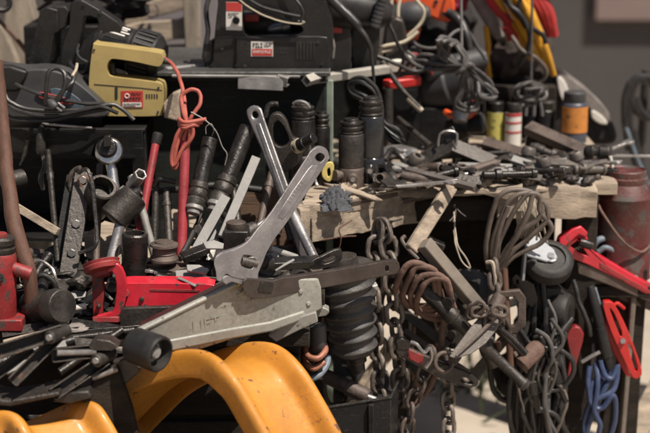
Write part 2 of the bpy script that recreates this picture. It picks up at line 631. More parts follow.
def plank(y0, y1, x0, x1, z1, th, seed):
    n = 40
    mb = MB()
    rings = []
    for i in range(n + 1):
        x = x0 + (x1 - x0) * i / n
        f = .010 * NZ.noise(V((x * 9, seed, 0))) + .004 * NZ.noise(V((x * 40, seed, 2)))
        g = .004 * NZ.noise(V((x * 14, seed, 5)))
        rings.append([(x, y0 + f, z1 - th), (x, y0 + f + .002, z1 + g - .004), (x, y0 + f + .008, z1 + g), (x, y1 - .004, z1 + g * .6), (x, y1 - .004, z1 - th)])
    return mb.loops([[V(p) for p in r] for r in rings])


for k, (y0, y1, x0, x1, dz) in enumerate([(.235, .36, .15, xs1, 0), (.362, .50, -.03, xs1 + .01, .003), (.503, .64, -.02, xs1 - .02, -.002), (.644, .78, -.03, xs1 + .02, .002), (.784, .93, -.03, xs1, 0)]):
    plank(y0, y1, x0, x1, TZ + dz, .03, k * 7.7 + 1).build('plank', 'wood', tb, bev=.002)
# left corner of the top, cut on the slant
mb = MB()
a, b, c, d = P(302, 205, 0.0), P(462, 179, .27), V((.17, .36, TZ)), V((-.03, .36, TZ))
a.z = b.z = TZ
mb.poly([a, b, c, d][::-1], V((0, 0, -.03)))
mb.build('plank', 'wood', tb, bev=.002)


def rough_beam(p0, p1, h, th, seed, name='beam', mat='wood', amp=.007):
    """beam whose front face top-edge runs p0 -> p1"""
    p0, p1 = V(p0), V(p1)
    d = p1 - p0
    u = d.normalized()
    bk = V((-u.y, u.x, 0))
    n = max(14, int(d.length / .012))
    rings = []
    for i in range(n + 1):
        c = p0 + d * (i / n)
        s = d.length * i / n
        q = [NZ.noise(V((s * 16, seed, k))) * amp + NZ.noise(V((s * 60, seed, k + 9))) * amp * .4 for k in range(6)]
        Z = V((0, 0, 1))
        rings.append([c - Z * (h + q[0]) - bk * q[2], c - Z * (.5 * h) - bk * q[4], c - Z * (.006 - q[1] * 1.6) - bk * q[3], c + Z * q[1] * 1.4 + bk * .006, c + bk * th + Z * q[5], c + bk * th - Z * h])
    return MB().loops(rings)


B0, B1 = P(302, 205, 0), P(458, 180, .265)
B0.z = B1.z = TZ - .001
u = (B1 - B0).normalized()
rough_beam(B0 + u * .025, B1, .080, .045, 3.3).build('beam', 'wood', tb, bev=.0015, sharp=50)
rough_beam(B0 - u * .004 + V((0, -.004, 0)), B0 + u * .022 + V((0, -.004, 0)), .078, .05, 8.1, amp=.003).build('block', 'wood', tb, bev=.002, sharp=50)
C0, C1 = P(498, 190, .195), P(598, 188, .20)
C0.z = C1.z = TZ - .003
rough_beam(C0, C1, .070, .045, 5.9).build('beam', 'wood', tb, bev=.0015, sharp=50)
D0, D1 = P(398, 196, .16), P(523, 188, .19)
D0.z, D1.z = TZ - .002, TZ - .002
rough_beam(D0, D1, .020, .11, 12.4, amp=.009).build('split_board', 'wood', tb, bev=.0015, sharp=50)
rough_beam(D0 + V((.02, .03, -.023)), D1 + V((.02, .03, -.023)), .055, .05, 2.4, amp=.006).build('beam', 'woodd', tb, bev=.002, sharp=50)
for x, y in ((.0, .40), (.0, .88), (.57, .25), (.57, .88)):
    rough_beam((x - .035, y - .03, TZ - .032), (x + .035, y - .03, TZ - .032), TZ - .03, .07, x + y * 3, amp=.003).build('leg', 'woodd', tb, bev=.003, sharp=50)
# pale brace under the top
q0, q1 = P(345, 410, .32), P(398, 338, .36)
MB().bar(q0, q1, .034, .02).build('brace', 'wood', tb, bev=.002)

# loose pale slat leaning on the beam
one('wood_strip', 'short pale wooden slat leaning against the table beam behind the clamp', 'slat',
    MB().bar(P(411, 250, .03), P(451, 186, .165), .030, .016, V((.3, -1, .2))), 'wood', bev=.003)
one('loose_plank', 'bleached plank leaning beside the table leg below the red can', 'plank',
    MB().bar(P(628, 448, .30), P(668, 372, .42), .055, .022, V((-.5, -1, .3))), 'wood', bev=.003)
one('timber_offcut', 'dark timber offcut standing against the table leg behind the blue flexes', 'timber',
    MB().bar(P(612, 520, .30), P(628, 268, .27), .085, .03, V((.1, -1, 0))), 'woodd', bev=.003)
one('leg_edge_strip', 'pale upright strip added as the light edge of the table leg under the red can', 'batten',  # separate strip giving the dark leg its pale right edge
    MB().bar(P(618, 470, .265), P(634, 274, .255), .012, .03, V((.1, -1, 0))), 'woodg', bev=.003)

# ------------------------------------------------------------------ lower platform with a step, at the left
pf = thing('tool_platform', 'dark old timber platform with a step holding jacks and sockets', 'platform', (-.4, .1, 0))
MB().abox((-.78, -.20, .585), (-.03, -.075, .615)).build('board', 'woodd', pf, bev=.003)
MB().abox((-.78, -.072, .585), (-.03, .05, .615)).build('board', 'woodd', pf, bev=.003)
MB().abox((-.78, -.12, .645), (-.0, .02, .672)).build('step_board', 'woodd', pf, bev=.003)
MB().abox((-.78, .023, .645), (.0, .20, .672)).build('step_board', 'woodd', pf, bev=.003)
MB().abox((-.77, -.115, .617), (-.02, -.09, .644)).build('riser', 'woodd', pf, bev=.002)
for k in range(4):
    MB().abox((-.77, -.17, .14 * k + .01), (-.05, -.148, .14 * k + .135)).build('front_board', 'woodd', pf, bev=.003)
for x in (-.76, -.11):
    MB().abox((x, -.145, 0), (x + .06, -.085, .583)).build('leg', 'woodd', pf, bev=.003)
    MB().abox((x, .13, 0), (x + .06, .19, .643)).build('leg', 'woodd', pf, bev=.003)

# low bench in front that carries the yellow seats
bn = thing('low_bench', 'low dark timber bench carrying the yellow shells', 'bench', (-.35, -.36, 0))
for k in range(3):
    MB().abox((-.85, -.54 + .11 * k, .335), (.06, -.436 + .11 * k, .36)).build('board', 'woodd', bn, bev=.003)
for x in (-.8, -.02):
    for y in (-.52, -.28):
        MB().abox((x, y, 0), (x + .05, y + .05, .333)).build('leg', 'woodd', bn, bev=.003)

# ------------------------------------------------------------------ black shelf unit (left) with the saws on it
sh = thing('metal_shelf', 'black painted steel shelf unit carrying the yellow saw', 'shelf', (-.42, .3, 0))
ztop = P(90, 129, .16).z
x0, x1 = P(-40, 140, .16).x, P(143, 140, .16).x
MB().abox((x0, .16, ztop - .065), (x1, .166, ztop)).build('front_rail', 'blkpaint', sh, bev=.0015)
MB().abox((x0, .168, ztop - .008), (x1 + .003, .60, ztop - .001)).build('top_plate', 'blkpaint', sh, bev=.0015)
MB().abox((x0, .40, .67), (x1, .41, ztop - .01)).build('back_panel', 'blkpaint', sh)  # its black stands for the shaded gaps behind the leaning tools
MB().abox((x0, .168, .70), (x1, .398, .71)).build('lower_plate', 'blkpaint', sh)
for x in (x0, x1 - .03):
    for y in (.205, .56):
        MB().abox((x, y, 0), (x + .03, y + .03, ztop - .01)).build('leg', 'blkpaint', sh, bev=.002)
ZS = ztop
# ------------------------------------------------------------------ dark green cabinet
cb = thing('steel_cabinet', 'dark green steel cabinet with a worn top and a lit tone painted on its edge', 'cabinet', (-.15, .5, 0))
zc = P(250, 71, .30).z
cx0, cx1 = P(150, 90, .3).x, P(326, 90, .3).x
MB().abox((cx0, .345, .0), (cx1, .68, zc - .026)).build('body', 'cab', cb, bev=.003)
MB().abox((cx0, .296, zc - .024), (cx1, .68, zc - .0115)).build('under_lip', 'blkpaint', cb, bev=.002)
MB().abox((cx0 - .012, .285, zc - .010), (cx1 + .01, .70, zc)).build('top', 'worn_lit_top', cb, bev=.002)
MB().abox((cx1 + .001, .296, .0), (cx1 + .016, .31, zc - .02)).build('lit_corner_strip', 'green', cb, bev=.002)  # light on the cabinet's right edge, put in as a paler green
MB().abox((P(247, 90, .3).x - .0015, .3435, .3), (P(247, 90, .3).x + .0015, .346, zc - .03)).build('door_seam', 'blkpaint', cb)
ZC = zc
# channels and tubes on the cabinet
one('steel_channel', 'short steel channel with an open bright end lying on the cabinet edge', 'channel',
    MB().channel(P(238, 82, .282), P(283, 84, .272), .030, .016, .003, V((0, -1, .1))), 'steel', bev=.0006)
one('steel_bracket', 'crumpled pale steel bracket beside the open channel end on the cabinet', 'bracket',
    MB().channel(P(276, 80, .278), P(287, 83, .27), .022, .02, .003, V((0, -1, -.2))), 'bright', bev=.0006)
mb = MB()
mb.pipe(P(318, 77, .30), P(306, 81, .262), .0135, .011, 4)
one('square_tube', 'cream square tube with its open end past the cabinet corner', 'tube', mb, 'creamg', bev=.0008)
one('square_tube', 'long cream square tube running behind the black drill to the red bar', 'tube',
    MB().bar(P(309, 80, .325), P(388, 69, .44), .018, .018, V((0, -.2, 1))), 'creamg', bev=.0015)
one('red_bar', 'short bright red bar under the cream tube beside grey flexes', 'bar', MB().bar(P(384, 85, .46), P(420, 80, .49), .022, .022, V((0, -.2, 1))), 'redp', bev=.004)
one('white_block', 'small white block under the cream tube by the red bar', 'block', MB().bar(P(386, 66, .50), P(414, 62, .52), .03, .03, V((0, -.2, 1))), 'white', bev=.004)
one('pipe_length', 'grimy pipe standing below the red bar behind the black jacks', 'pipe', MB().pipe(P(388, 160, .44), P(388, 88, .44), .012, .009), 'dark2')

# ------------------------------------------------------------------ boards and crate behind at upper left
cr = thing('wooden_crate', 'broken pale wooden crate behind the yellow saw', 'crate', P(150, 120, .75))


def brd(mb, pts, Y, th=.02):
    return mb.prism(pts, Y, th)


brd(MB(), jag(108, 186, lambda x: 27 - (x - 108) * .12, 10, 4, 1) + jag(186, 108, lambda x: 47 - (x - 108) * .1, 10, 3, 2), .80).build('slat', 'wood', cr, bev=.003)
brd(MB(), [(116, 14), (150, 2), (182, -8), (190, 8), (160, 16), (120, 28)], .84).build('slat', 'wood', cr, bev=.003)
brd(MB(), [(100, 52), (150, 46), (200, 44), (206, 62), (150, 66), (100, 74)], .82).build('slat', 'wood', cr, bev=.003)
brd(MB(), [(181, -30), (199, -30), (201, 62), (186, 66)], .77, .03).build('upright', 'woodz', cr, bev=.003)
brd(MB(), [(96, -20), (112, -20), (112, 140), (96, 140)], .86, .03).build('upright', 'woodz', cr, bev=.003)
MB().torus(P(152, 10, .775), (0, -1, .3), .016, .004, 24, 8, 20, 330).build('wire_ring', 'iron', cr)
one('pale_wall_sheet', 'pale lilac grey board added for the paler stretch of wall behind the broken crate', 'board', MB().prism([(60, -60), (226, -60), (230, 190), (60, 190)], 1.15, .02), M('pale_wall_lilac', (.19, .165, .165), .9, 0, .15, 6, bump=.2), bev=.003)  # added sheet giving the wall its paler tone here
one('timber_post', 'weathered grey timber post rising behind the black battery tool', 'post', MB().prism([(16, -60), (27, -60), (31, 4), (47, 60), (50, 330), (6, 330), (2, 30)], .78, .06), 'woodz', bev=.005)
one('bleached_board', 'split bleached board standing at the edge beside the timber post', 'board', MB().prism([(-20, 20), (2, 26), (18, 60), (22, 330), (-30, 330)], .74, .03), 'woodz', bev=.005)
cable('steel_rod', 'thin brown steel rod leaning against the weathered timber post', 'rod', [(-6, 16, .62), (13, 35, .64), (29, 55, .66)], [.0055, .0055, .007], 'rust', sub=2)
mb = MB()
mb.torus(P(2, 3, .6), (.3, -1, .2), .018, .007, 24, 10)
one('iron_ring', 'dark iron ring hanging beside the timber post', 'ring', mb, 'dark')
# dark shopping bag behind the black tools
mb = MB()
mb.blob(P(95, -6, .62), .13, .07, .075, .45, 2.2, 4, 3)
one('black_bag', 'crumpled black bag slumped behind the battery tool and the crate', 'bag', mb, 'bag')
mb = MB()
mb.abox((P(20, 0, .5).x, .52, ZS), (P(112, 0, .5).x, .72, P(60, 22, .6).z))
one('storage_box', 'plain dark box on the shelf holding up the black bag', 'box', mb, 'blkpaint', bev=.004)

one('edge_strip', 'pale steel strip added as the lit cabinet edge below the jigsaw', 'strip', MB().bar(P(172, 75.5, .285), P(300, 76, .288), .012, .005, V((0, -.3, 1))), 'galv', bev=.001)  # pale strip paints the light caught by the cabinet lip
one('edge_strip', 'grey steel angle lying beside the jigsaw shoe on the cabinet', 'strip', MB().bar(P(168, 70, .33), P(212, 66, .40), .03, .006, V((0, -.2, 1))), 'galv', bev=.001)
one('edge_strip', 'short pale strip added as lit edge between the open channel and the cream tube', 'strip', MB().bar(P(288, 73, .31), P(326, 72, .33), .016, .005, V((0, -.2, 1))), 'galv', bev=.001)  # carries on the painted lit edge of the cabinet lip

# ================================================================== tools, upper left
def scribble(mb, x0, y0, x1, y1, Y, n, th=.0008):
    """row of small worn print strokes too small to read"""
    w_ = (x1 - x0) / n
    h_ = y1 - y0
    for k in range(n):
        x = x0 + k * w_ + rnd.uniform(0, .15) * w_
        q = rnd.choice((0, 1, 2, 3))
        g = .26 * w_
        if q in (0, 2, 3):
            mb.prism(rect(x, y0, x + g, y1), Y, th)
        if q in (0, 1, 3):
            mb.prism(rect(x + (g if q != 1 else 0), y0, x + w_ * .72, y0 + h_ * .26), Y, th)
        if q in (1, 2):
            mb.prism(rect(x + (g if q == 2 else 0), y1 - h_ * .26, x + w_ * .72, y1), Y, th)
        if q == 3:
            mb.prism(rect(x + g, y0 + h_ * .42, x + w_ * .6, y0 + h_ * .66), Y, th)
        if q == 1:
            mb.prism(rect(x + .2 * w_, y0 + h_ * .26, x + .2 * w_ + g, y1 - h_ * .26), Y, th)
    return mb


def plate(par, pts, Y, mat, name='label_plate', th=.0012):
    return MB().prism(pts, Y, th).build(name, mat, par, bev=0)


def rect(x0, y0, x1, y1, sk=0.):
    return [(x0, y0), (x1, y0 + sk), (x1, y1 + sk), (x0, y1)]


# ---- yellow saw
Ys = .205
t = thing('yellow_saw', 'dull yellow electric saw body with closed handle and red label', 'power saw', P(126, 122, Ys + .03))
MB().prism([(93, 46), (97, 45), (130, 49), (158, 53), (162, 56), (163, 61), (160, 66), (154, 66), (136, 62), (116, 59), (110, 60), (107, 66), (108, 73), (113, 77), (138, 80), (158, 83), (163, 87), (164, 98), (162, 112), (157, 116), (110, 116), (92, 113), (90, 100), (89, 78)], Ys, .062, sub=3).build('housing', 'khaki', t, bev=.006, seg=3)
MB().prism([(91, 50), (89, 78), (91, 112), (158, 116), (161, 96), (158, 84), (112, 79), (104, 70), (107, 58), (150, 60), (156, 54)], Ys + .063, .012).build('housing_seam', 'blk', t, bev=.003)
MB().prism(rect(121, 91, 143, 108), Ys - .0012, .0016).build('label_plate', 'labred', t)
mb = MB()
mb.torus(P(127, 96, Ys - .0018), (0, 1, 0), .0045, .0011, 20, 6)
plate(t, rect(122.5, 102.5, 141.5, 107), Ys - .0022, 'paper', 'label_strip', .0008)
mb.build('emblem', 'paper', t)
mb = MB()
scribble(mb, 131, 93, 141, 95.4, Ys - .0021, 6)
scribble(mb, 124, 97.4, 141, 101.6, Ys - .0021, 6)
mb.build('lettering', 'ink', t)
mb = MB()
scribble(mb, 123.5, 103.6, 140.5, 104.8, Ys - .003, 13)
scribble(mb, 123.5, 105.4, 136, 106.4, Ys - .003, 10)
mb.build('small_print', 'ink', t)
plate(t, rect(115, 87, 117.6, 99), Ys - .0015, 'ink', 'slot', .002)
for x, y in ((158.5, 88), (158, 112), (95, 108), (94, 50)):
    MB().cyl(P(x, y, Ys - .002), P(x, y, Ys + .002), .0026, 12).build('screw', 'dark', t)
# motor behind
p0, p1 = P(97, 40, Ys + .13), P(163, 60, Ys + .10)
t2 = thing('saw_motor', 'black finned motor drum with white rating plate behind the yellow saw', 'motor', P(130, 90, Ys + .12))
MB().lathe(p0, p1, [(0, .036), (.04, .049), (.12, .052), (.14, .048), (.55, .048), (.58, .053), (.9, .051), (1, .034)], 40).build('drum', 'blk2', t2, bev=.001)
mb = MB()
d = (p1 - p0)
x, y = frame(d)
for k in range(26):
    a = 2 * math.pi * k / 26
    r = x * math.cos(a) + y * math.sin(a)
    mb.box(p0 + d * .74 + r * .053, d * .13, r * .0025, d.cross(r).normalized() * .0016)
mb.build('fin', 'gry', t2)
mb = MB()
n = V((.1, -.62, .78)).normalized()
for f0, f1 in ((.18, .52),):
    rings = []
    for k in range(9):
        a = rad(-24 + 48 * k / 8)
        nn = Matrix.Rotation(a, 3, d.normalized()) @ n
        nn = (nn - d.normalized() * nn.dot(d.normalized())).normalized()
        rings.append([p0 + d * f0 + nn * .0485, p0 + d * f1 + nn * .0485, p0 + d * f1 + nn * .0494, p0 + d * f0 + nn * .0494])
    mb.loops(rings)
rp = mb.build('rating_plate', 'blkpaint', t2)
mb = MB()
for k in range(4):
    a = rad(-17 + 9 * k)
    nn = Matrix.Rotation(a, 3, d.normalized()) @ n
    nn = (nn - d.normalized() * nn.dot(d.normalized())).normalized()
    mb.box(p0 + d * (.33 if k % 2 else .35) + nn * .0497, d * (.12 if k != 2 else .15), nn * .0005, d.cross(nn).normalized() * (.0016 if k else .003))
mb.build('small_print', 'paper', rp)
one('packing_block', 'dark block under the yellow saw motor on the shelf', 'block', MB().abox((P(98, 0, .3).x, .285, ZS), (P(150, 0, .3).x, .40, P(120, 84, .32).z)), 'blkpaint', bev=.004)

# ---- black battery tool
Yb = .30
t = thing('battery_tool', 'black angular battery tool with a D-shaped grip and dusty block', 'power tool', P(65, 72, Yb + .04))
mb = MB()
mb.prism([(40, 10), (47, 7), (58, 10), (59, 32), (55, 34), (50, 68), (30, 66), (29, 60)], Yb, .09)
mb.build('battery_block', 'blk', t, bev=.003, seg=2)
MB().prism([(46, 8), (65, 6), (69, 11), (68, 26), (55, 33), (54, 60), (48, 68), (52, 40)], Yb + .006, .085).build('battery_cover', 'blk', t, bev=.003)
MB().prism([(70, 6), (74, 1), (80, 0), (86, 2), (118, 22), (121, 32), (112, 44), (98, 62), (88, 74), (76, 74), (60, 66), (64, 40), (69, 28)], Yb - .01, .05,
           holes=[[(84, 17), (97, 19), (97, 29), (88, 36), (82, 44), (78, 52), (82, 30)]], sub=2).build('grip_housing', 'blk2', t, bev=.006, seg=3)
mb = MB()
mb.tube([P(79, 44, Yb - .014), P(77, 52, Yb - .018), P(80, 58, Yb - .018), P(87, 62, Yb - .014)], .0026, 8)
mb.build('trigger_guard', 'gry', t)
for x, y in ((70, 62), (84, 4), (100, 12)):
    MB().cyl(P(x, y, Yb - .013), P(x, y, Yb - .008), .0042, 14).build('screw', 'dark', t)

# ---- grey sander / jigsaw body at far left with flex wound on it
Yj = .17
t = thing('grey_sander', 'dusty charcoal power tool lying on the shelf with red and blue panel', 'power tool', P(50, 122, Yj + .03))
MB().prism([(-30, 68), (20, 70), (40, 69), (62, 73), (82, 86), (96, 98), (106, 108), (108, 114), (96, 118), (30, 118), (-30, 112)], Yj, .09, sub=3).build('body', 'gry', t, bev=.012, seg=3)
MB().prism([(-34, 66), (10, 66), (28, 72), (18, 92), (-34, 92)], Yj - .012, .03).build('tail_grip', 'blk', t, bev=.006, seg=3)
MB().prism([(50, 89), (64, 90), (78, 98), (84, 107), (72, 108), (55, 101)], Yj - .003, .005, sub=2).build('panel', M('blue_panel', (.06, .085, .11), .4, 0, .2, 20, DU, .3), t, bev=.001)
MB().prism([(36, 92), (50, 94), (66, 98), (74, 104), (60, 104), (40, 98)], Yj - .0055, .006, sub=2).build('panel', 'redold', t, bev=.001)
rub_pl = [([(15, 84, .13), (30, 91, .125), (52, 98, .125), (82, 103, .13), (104, 104, .14)], .0042),
          ([(4, 92, .13), (10, 102, .12), (30, 109, .12), (60, 111, .12), (92, 108, .12), (116, 105, .13), (134, 120, .13)], .0045),
          ([(46, 104, .12), (46, 88, .115), (48, 73, .12), (56, 68, .13), (64, 74, .12), (64, 88, .11), (58, 102, .11), (52, 108, .11)], .0045),
          ([(70, 64, .2), (76, 71, .16), (72, 82, .12), (62, 92, .115), (54, 104, .112)], .0045),
          ([(6, 104, .12), (22, 112, .115), (48, 116, .115), (70, 113, .115), (100, 107, .115), (118, 113, .125)], .0042),
          ([(2, 112, .13), (18, 120, .12), (50, 120, .12), (90, 112, .12), (112, 108, .13)], .0042)]
mb = MB()
for pl, r in rub_pl:
    px_tube(pl, r, n=8, mb=mb)
fx = thing('black_flex', 'loops of black flex with a two-pin plug wound over the charcoal tool', 'flex', P(60, 124, .13))
mb.build('wound_cable', 'wireb', fx)
mb = MB()
mb.lathe(P(48, 100, .112), P(56, 108, .105), [(0, .004), (.3, .009), (.8, .010), (1, .008)], 16)
mb.build('plug', 'gry', fx, bev=.001)
mb = MB()
mb.cyl(P(55, 106, .105), P(62, 111, .10), .0021, 8).cyl(P(58, 103, .105), P(65, 108, .10), .0021, 8)
mb.build('plug_pin', 'chrome', fx)
one('cable_tie', 'pale frayed tie on the flex above the charcoal tool', 'tie', px_tube([(77, 64, .19), (76, 70, .155), (72, 76, .13)], .0032, n=6), 'string')

# ---- items hanging / lying at the shelf edge
t = thing('dangling_plug', 'grimy cable end with frayed wires hanging in front of the black shelf rail', 'cable end', P(42, 195, .14))
MB().lathe(P(40, 133, .13), P(41, 154, .13), [(0, .006), (.2, .0095), (.8, .011), (1, .007)], 16).build('boot', 'dark2', t, bev=.001)
mb = MB()
for k in range(3):
    px_tube([(41 + k, 153, .13), (43 + 2 * k, 165 + 3 * k, .126), (39 + 2 * k, 178 - 2 * k, .125), (42 + k, 190, .13)], .0016, n=6, mb=mb)
mb.build('frayed_wire', 'wire', t)
px_tube([(40, 134, .13), (40, 128, .14), (46, 123, .165)], .005, n=8).build('cable', 'wireb', t)
cable('flat_rod', 'thin light steel rod lying along the black shelf edge under the flex', 'rod', [(42, 124, .152), (66, 126, .152), (92, 128, .152)], .0028, 'steel', sub=1)
mb = MB().cyl(P(4, 182, .06), P(23, 178, .09), .020, 24, .002)
one('grey_sleeve', 'short grey steel sleeve in the dark behind the rusty handle', 'sleeve', mb, 'dark2')
cable('rag_strip', 'pale rag strip hanging from the shelf rail beside the frayed cable', 'rag', [(28, 140, .14), (24, 155, .138), (20, 165, .14)], [.006, .004, .002], 'dark2', n=6)
one('pale_offcut', 'pale wooden offcut leaning in the dark behind the rusty handle', 'offcut', MB().bar(P(15, 206, .02), P(58, 232, -.03), .016, .010), 'wood', bev=.001)
# triangle of torn paper on rail
one('torn_sticker', 'torn grey sticker stuck on the black shelf rail', 'sticker', MB().prism([(83, 153), (94, 144), (91, 155), (95, 156)], .1585, .0012), 'dark2')

# ---- dead brown wooden handle leaning at the far left
t = thing('sledge_hammer', 'long brown wooden hammer shaft leaning steeply above the red bottle jack', 'hammer', P(30, 306, -.22))
px_tube([(-3, 60, -.10), (3, 130, -.13), (9, 190, -.17), (16, 232, -.2), (29, 272, -.22), (31, 304, -.22)], [.012, .013, .014, .016, .015, .013], n=18).build('shaft', 'handle', t)
# sledge head at its foot
t = thing('lump_hammer', 'grimy lump hammer head lying with its round face turned out', 'hammer', P(48, 328, -.24))
MB().lathe(P(30, 306, -.19), P(63, 306, -.265), [(0, .027), (.04, .030), (.3, .031), (.36, .027), (.62, .027), (.68, .033), (.95, .034), (1, .031)], 32).build('head', 'dark2', t, bev=.001)
MB().cyl(P(40, 300, -.21), P(44, 276, -.15), .012, 16).build('shaft', 'dark', t)

one('bent_strap', 'thin bent grey steel strap arching beside the lump hammer', 'strap', px_tube([(30, 264, -.16), (40, 261, -.17), (50, 266, -.18), (55, 275, -.19), (57, 286, -.19)], .0032, n=6), 'steel')
cable('hose_loop', 'short black hose loop between the rusty handle and the lump hammer', 'hose', [(34, 288, -.2), (36, 278, -.2), (46, 276, -.2), (55, 284, -.2), (52, 296, -.2), (40, 298, -.2)], .0055, 'rub')
cable('dark_pipe', 'dark pipe slanting up behind the lump hammer', 'pipe', [(32, 282, -.12), (40, 268, -.10), (50, 254, -.08)], .010, 'dark', sub=1, n=16)
one('pale_stick', 'pale round wooden stick lying across behind the red jack', 'stick', MB().cyl(P(56, 287, -.075), P(116, 287, -.075), .010, 16, .002), 'woodh')
one('white_plug', 'small white plastic tube lying among bolts beside the lump hammer', 'tube', MB().cyl(P(70, 309, -.2), P(86, 306, -.19), .0065, 14, .001), 'white')

# ---- leaning flat irons (hinge bars) with hook and allen key
t = thing('hinge_bar', 'black drilled flat iron with a bolt, leaning back beside the hex key', 'iron bar', P(72, 288, -.10))
MB().bar(P(66, 288, -.10), P(84, 172, .03), .036, .010, V((.1, -1, .2))).build('bar', 'dark2', t, bev=.0015)
for f in (.3, .55, .93):
    q = P(66, 288, -.10).lerp(P(84, 172, .03), f)
    MB().cyl(q + V((.002, -.012, .002)), q + V((0, .012, 0)), .009, 6).build('bolt', 'steel', t, bev=.001)
t = thing('hinge_bar', 'second black flat iron with a hooked pale tip behind the drilled one', 'iron bar', P(60, 288, -.06))
MB().bar(P(56, 284, -.06), P(74, 176, .05), .030, .010, V((.1, -1, .2))).build('bar', 'blkpaint', t, bev=.0015)
px_tube([(72, 190, .03), (70, 178, .03), (74, 170, .03), (80, 168, .02)], .0055, n=8).build('hook', 'iron', t)
one('pipe_ring', 'brown ring bush on the tip of the drilled flat iron', 'bush', MB().torus(P(84, 182, .015), (.3, -1, .1), .010, .005, 24, 10), 'handle')
cable('hex_key', 'black bent hex key hanging over the drilled flat iron', 'hex key', [(79, 173, .0), (84, 169, -.01), (89, 172, -.02), (93, 190, -.035), (97, 232, -.07), (97, 243, -.08), (91, 249, -.085), (78, 254, -.09)], .0042, 'dark', n=6, sub=5)

# ---- chrome ratchet
t = thing('ratchet', 'chrome ratchet with a large round head standing in the bin', 'ratchet', P(117, 205, .0))
px_tube([(108, 150, .05), (112, 172, .035), (115, 190, .02), (117, 207, .0)], [.009, .011, .012, .009], n=14).build('shaft', 'chrome', t)
MB().lathe(P(109, 152, .058), P(109, 151, .026), [(0, .024), (.15, .029), (.8, .029), (1, .025)], 36).build('head', 'chrome', t, bev=.001)
MB().lathe(P(107, 148, .028), P(107, 147, .018), [(0, .0215), (.7, .020), (1, .017)], 30).build('cover', 'dark', t, bev=.001)
MB().box(P(107.5, 141, .012), V((.007, 0, .001)), V((0, .008, 0)), V((0, .001, .011))).build('selector', 'dark', t, bev=.002)

# ---- chrome bar with hex socket, red lever etc
t = thing('socket_wrench', 'bright steel wheel wrench with an open hex socket end', 'wrench', P(150, 262, -.02))
px_tube([(131, 176, .02), (135, 186, .01), (142, 210, -.005), (152, 246, -.03), (156, 262, -.035)], [.009, .010, .0085, .0075, .007], n=14).build('shaft', 'bright', t)
MB().pipe(P(132, 186, .018), P(141, 174, -.012), .0145, .0095, 6).build('socket', 'steel', t, bev=.0015)
t = thing('red_lever', 'slim red lever with a black collar leaning behind the wheel wrench', 'lever', P(142, 238, -.02))
MB().cyl(P(156, 142, .09), P(138, 238, -.01), .0085, 18, .001).build('shaft', 'redrod', t)
MB().lathe(P(158, 133, .10), P(155.5, 145, .088), [(0, .008), (.1, .011), (.9, .011), (1, .009)], 18).build('collar', 'rub', t)
t = thing('red_post', 'upright dull red rod with salmon flex tied round its top', 'rod', P(182, 262, -.02))
MB().cyl(P(186, 118, .075), P(181, 262, -.03), .0105, 20, .001).build('shaft', 'redrod', t)
# salmon flex hank
mb = MB()
px_tube([(163, 58, .23), (172, 64, .21), (179, 76, .17), (184, 98, .10), (186, 116, .06), (187, 128, .055)], .0042, n=9, mb=mb)
px_tube([(187, 124, .05), (182, 106, .06), (182, 96, .07), (190, 90, .07), (199, 92, .07), (200, 104, .06), (192, 116, .052), (188, 126, .05), (184, 140, .05)], .0042, n=9, mb=mb)
px_tube([(189, 122, .047), (180, 134, .045), (175, 152, .042), (173, 164, .042), (176, 168, .045), (183, 158, .045), (189, 142, .045), (190, 128, .045)], .0042, n=9, mb=mb)
px_tube([(184, 124, .043), (176, 138, .04), (171, 158, .04), (174, 166, .04), (181, 152, .041), (190, 140, .042), (193, 130, .043), (189, 122, .044)], .0042, n=9, mb=mb)
for k in range(3):
    px_tube([(179, 119 + 3 * k, .05), (184, 122 + 3 * k, .036), (193, 121 + 2 * k, .04), (206 - 4 * k, 119 + 3 * k, .05)], .0042, n=9, mb=mb)
one('salmon_flex', 'knotted hank of salmon red flex hanging from the yellow saw', 'flex', mb, 'salm')
cable('thin_wire', 'thin pale wire curling down from the salmon flex knot', 'wire', [(191, 112, .05), (205, 120, .045), (216, 131, .04), (222, 146, .04), (227, 154, .04), (225, 165, .04)], .0012, 'wirestr', n=6)
cable('thin_wire', 'loose thin wire loop between the salmon flex and the black pipe', 'wire', [(206, 134, .04), (206, 127, .04), (211, 124, .04), (214, 130, .04), (212, 136, .05)], .0010, 'wirestr', n=6)

# ---- taped pipes (spring compressors)
def taped_pipe(label, a, b, r, group=None):
    a, b = V(a), V(b)
    t = thing('black_pipe', label, 'pipe', (b.x, b.y, b.z - r), group)
    mb = MB()
    mb.pipe(a, a.lerp(b, .66), r, r * .75, 24)
    mb.build('tube', 'dark', t, bev=.0008)
    MB().lathe(a.lerp(b, .58), a.lerp(b, .9), [(0, r * .98), (.05, r * 1.16), (.25, r * 1.18), (.3, r * 1.05), (.36, r * 1.18), (.6, r * 1.2), (.66, r * 1.06), (.72, r * 1.2), (.97, r * 1.16), (1, r * .9)], 24).build('collar', 'dark2', t)
    MB().lathe(a.lerp(b, .88), b, [(0, r * 1.1), (.5, r * 1.15), (.6, r * .9), (1, r * .85)], 24).build('ferrule', 'bright', t, bev=.0008)
    return t


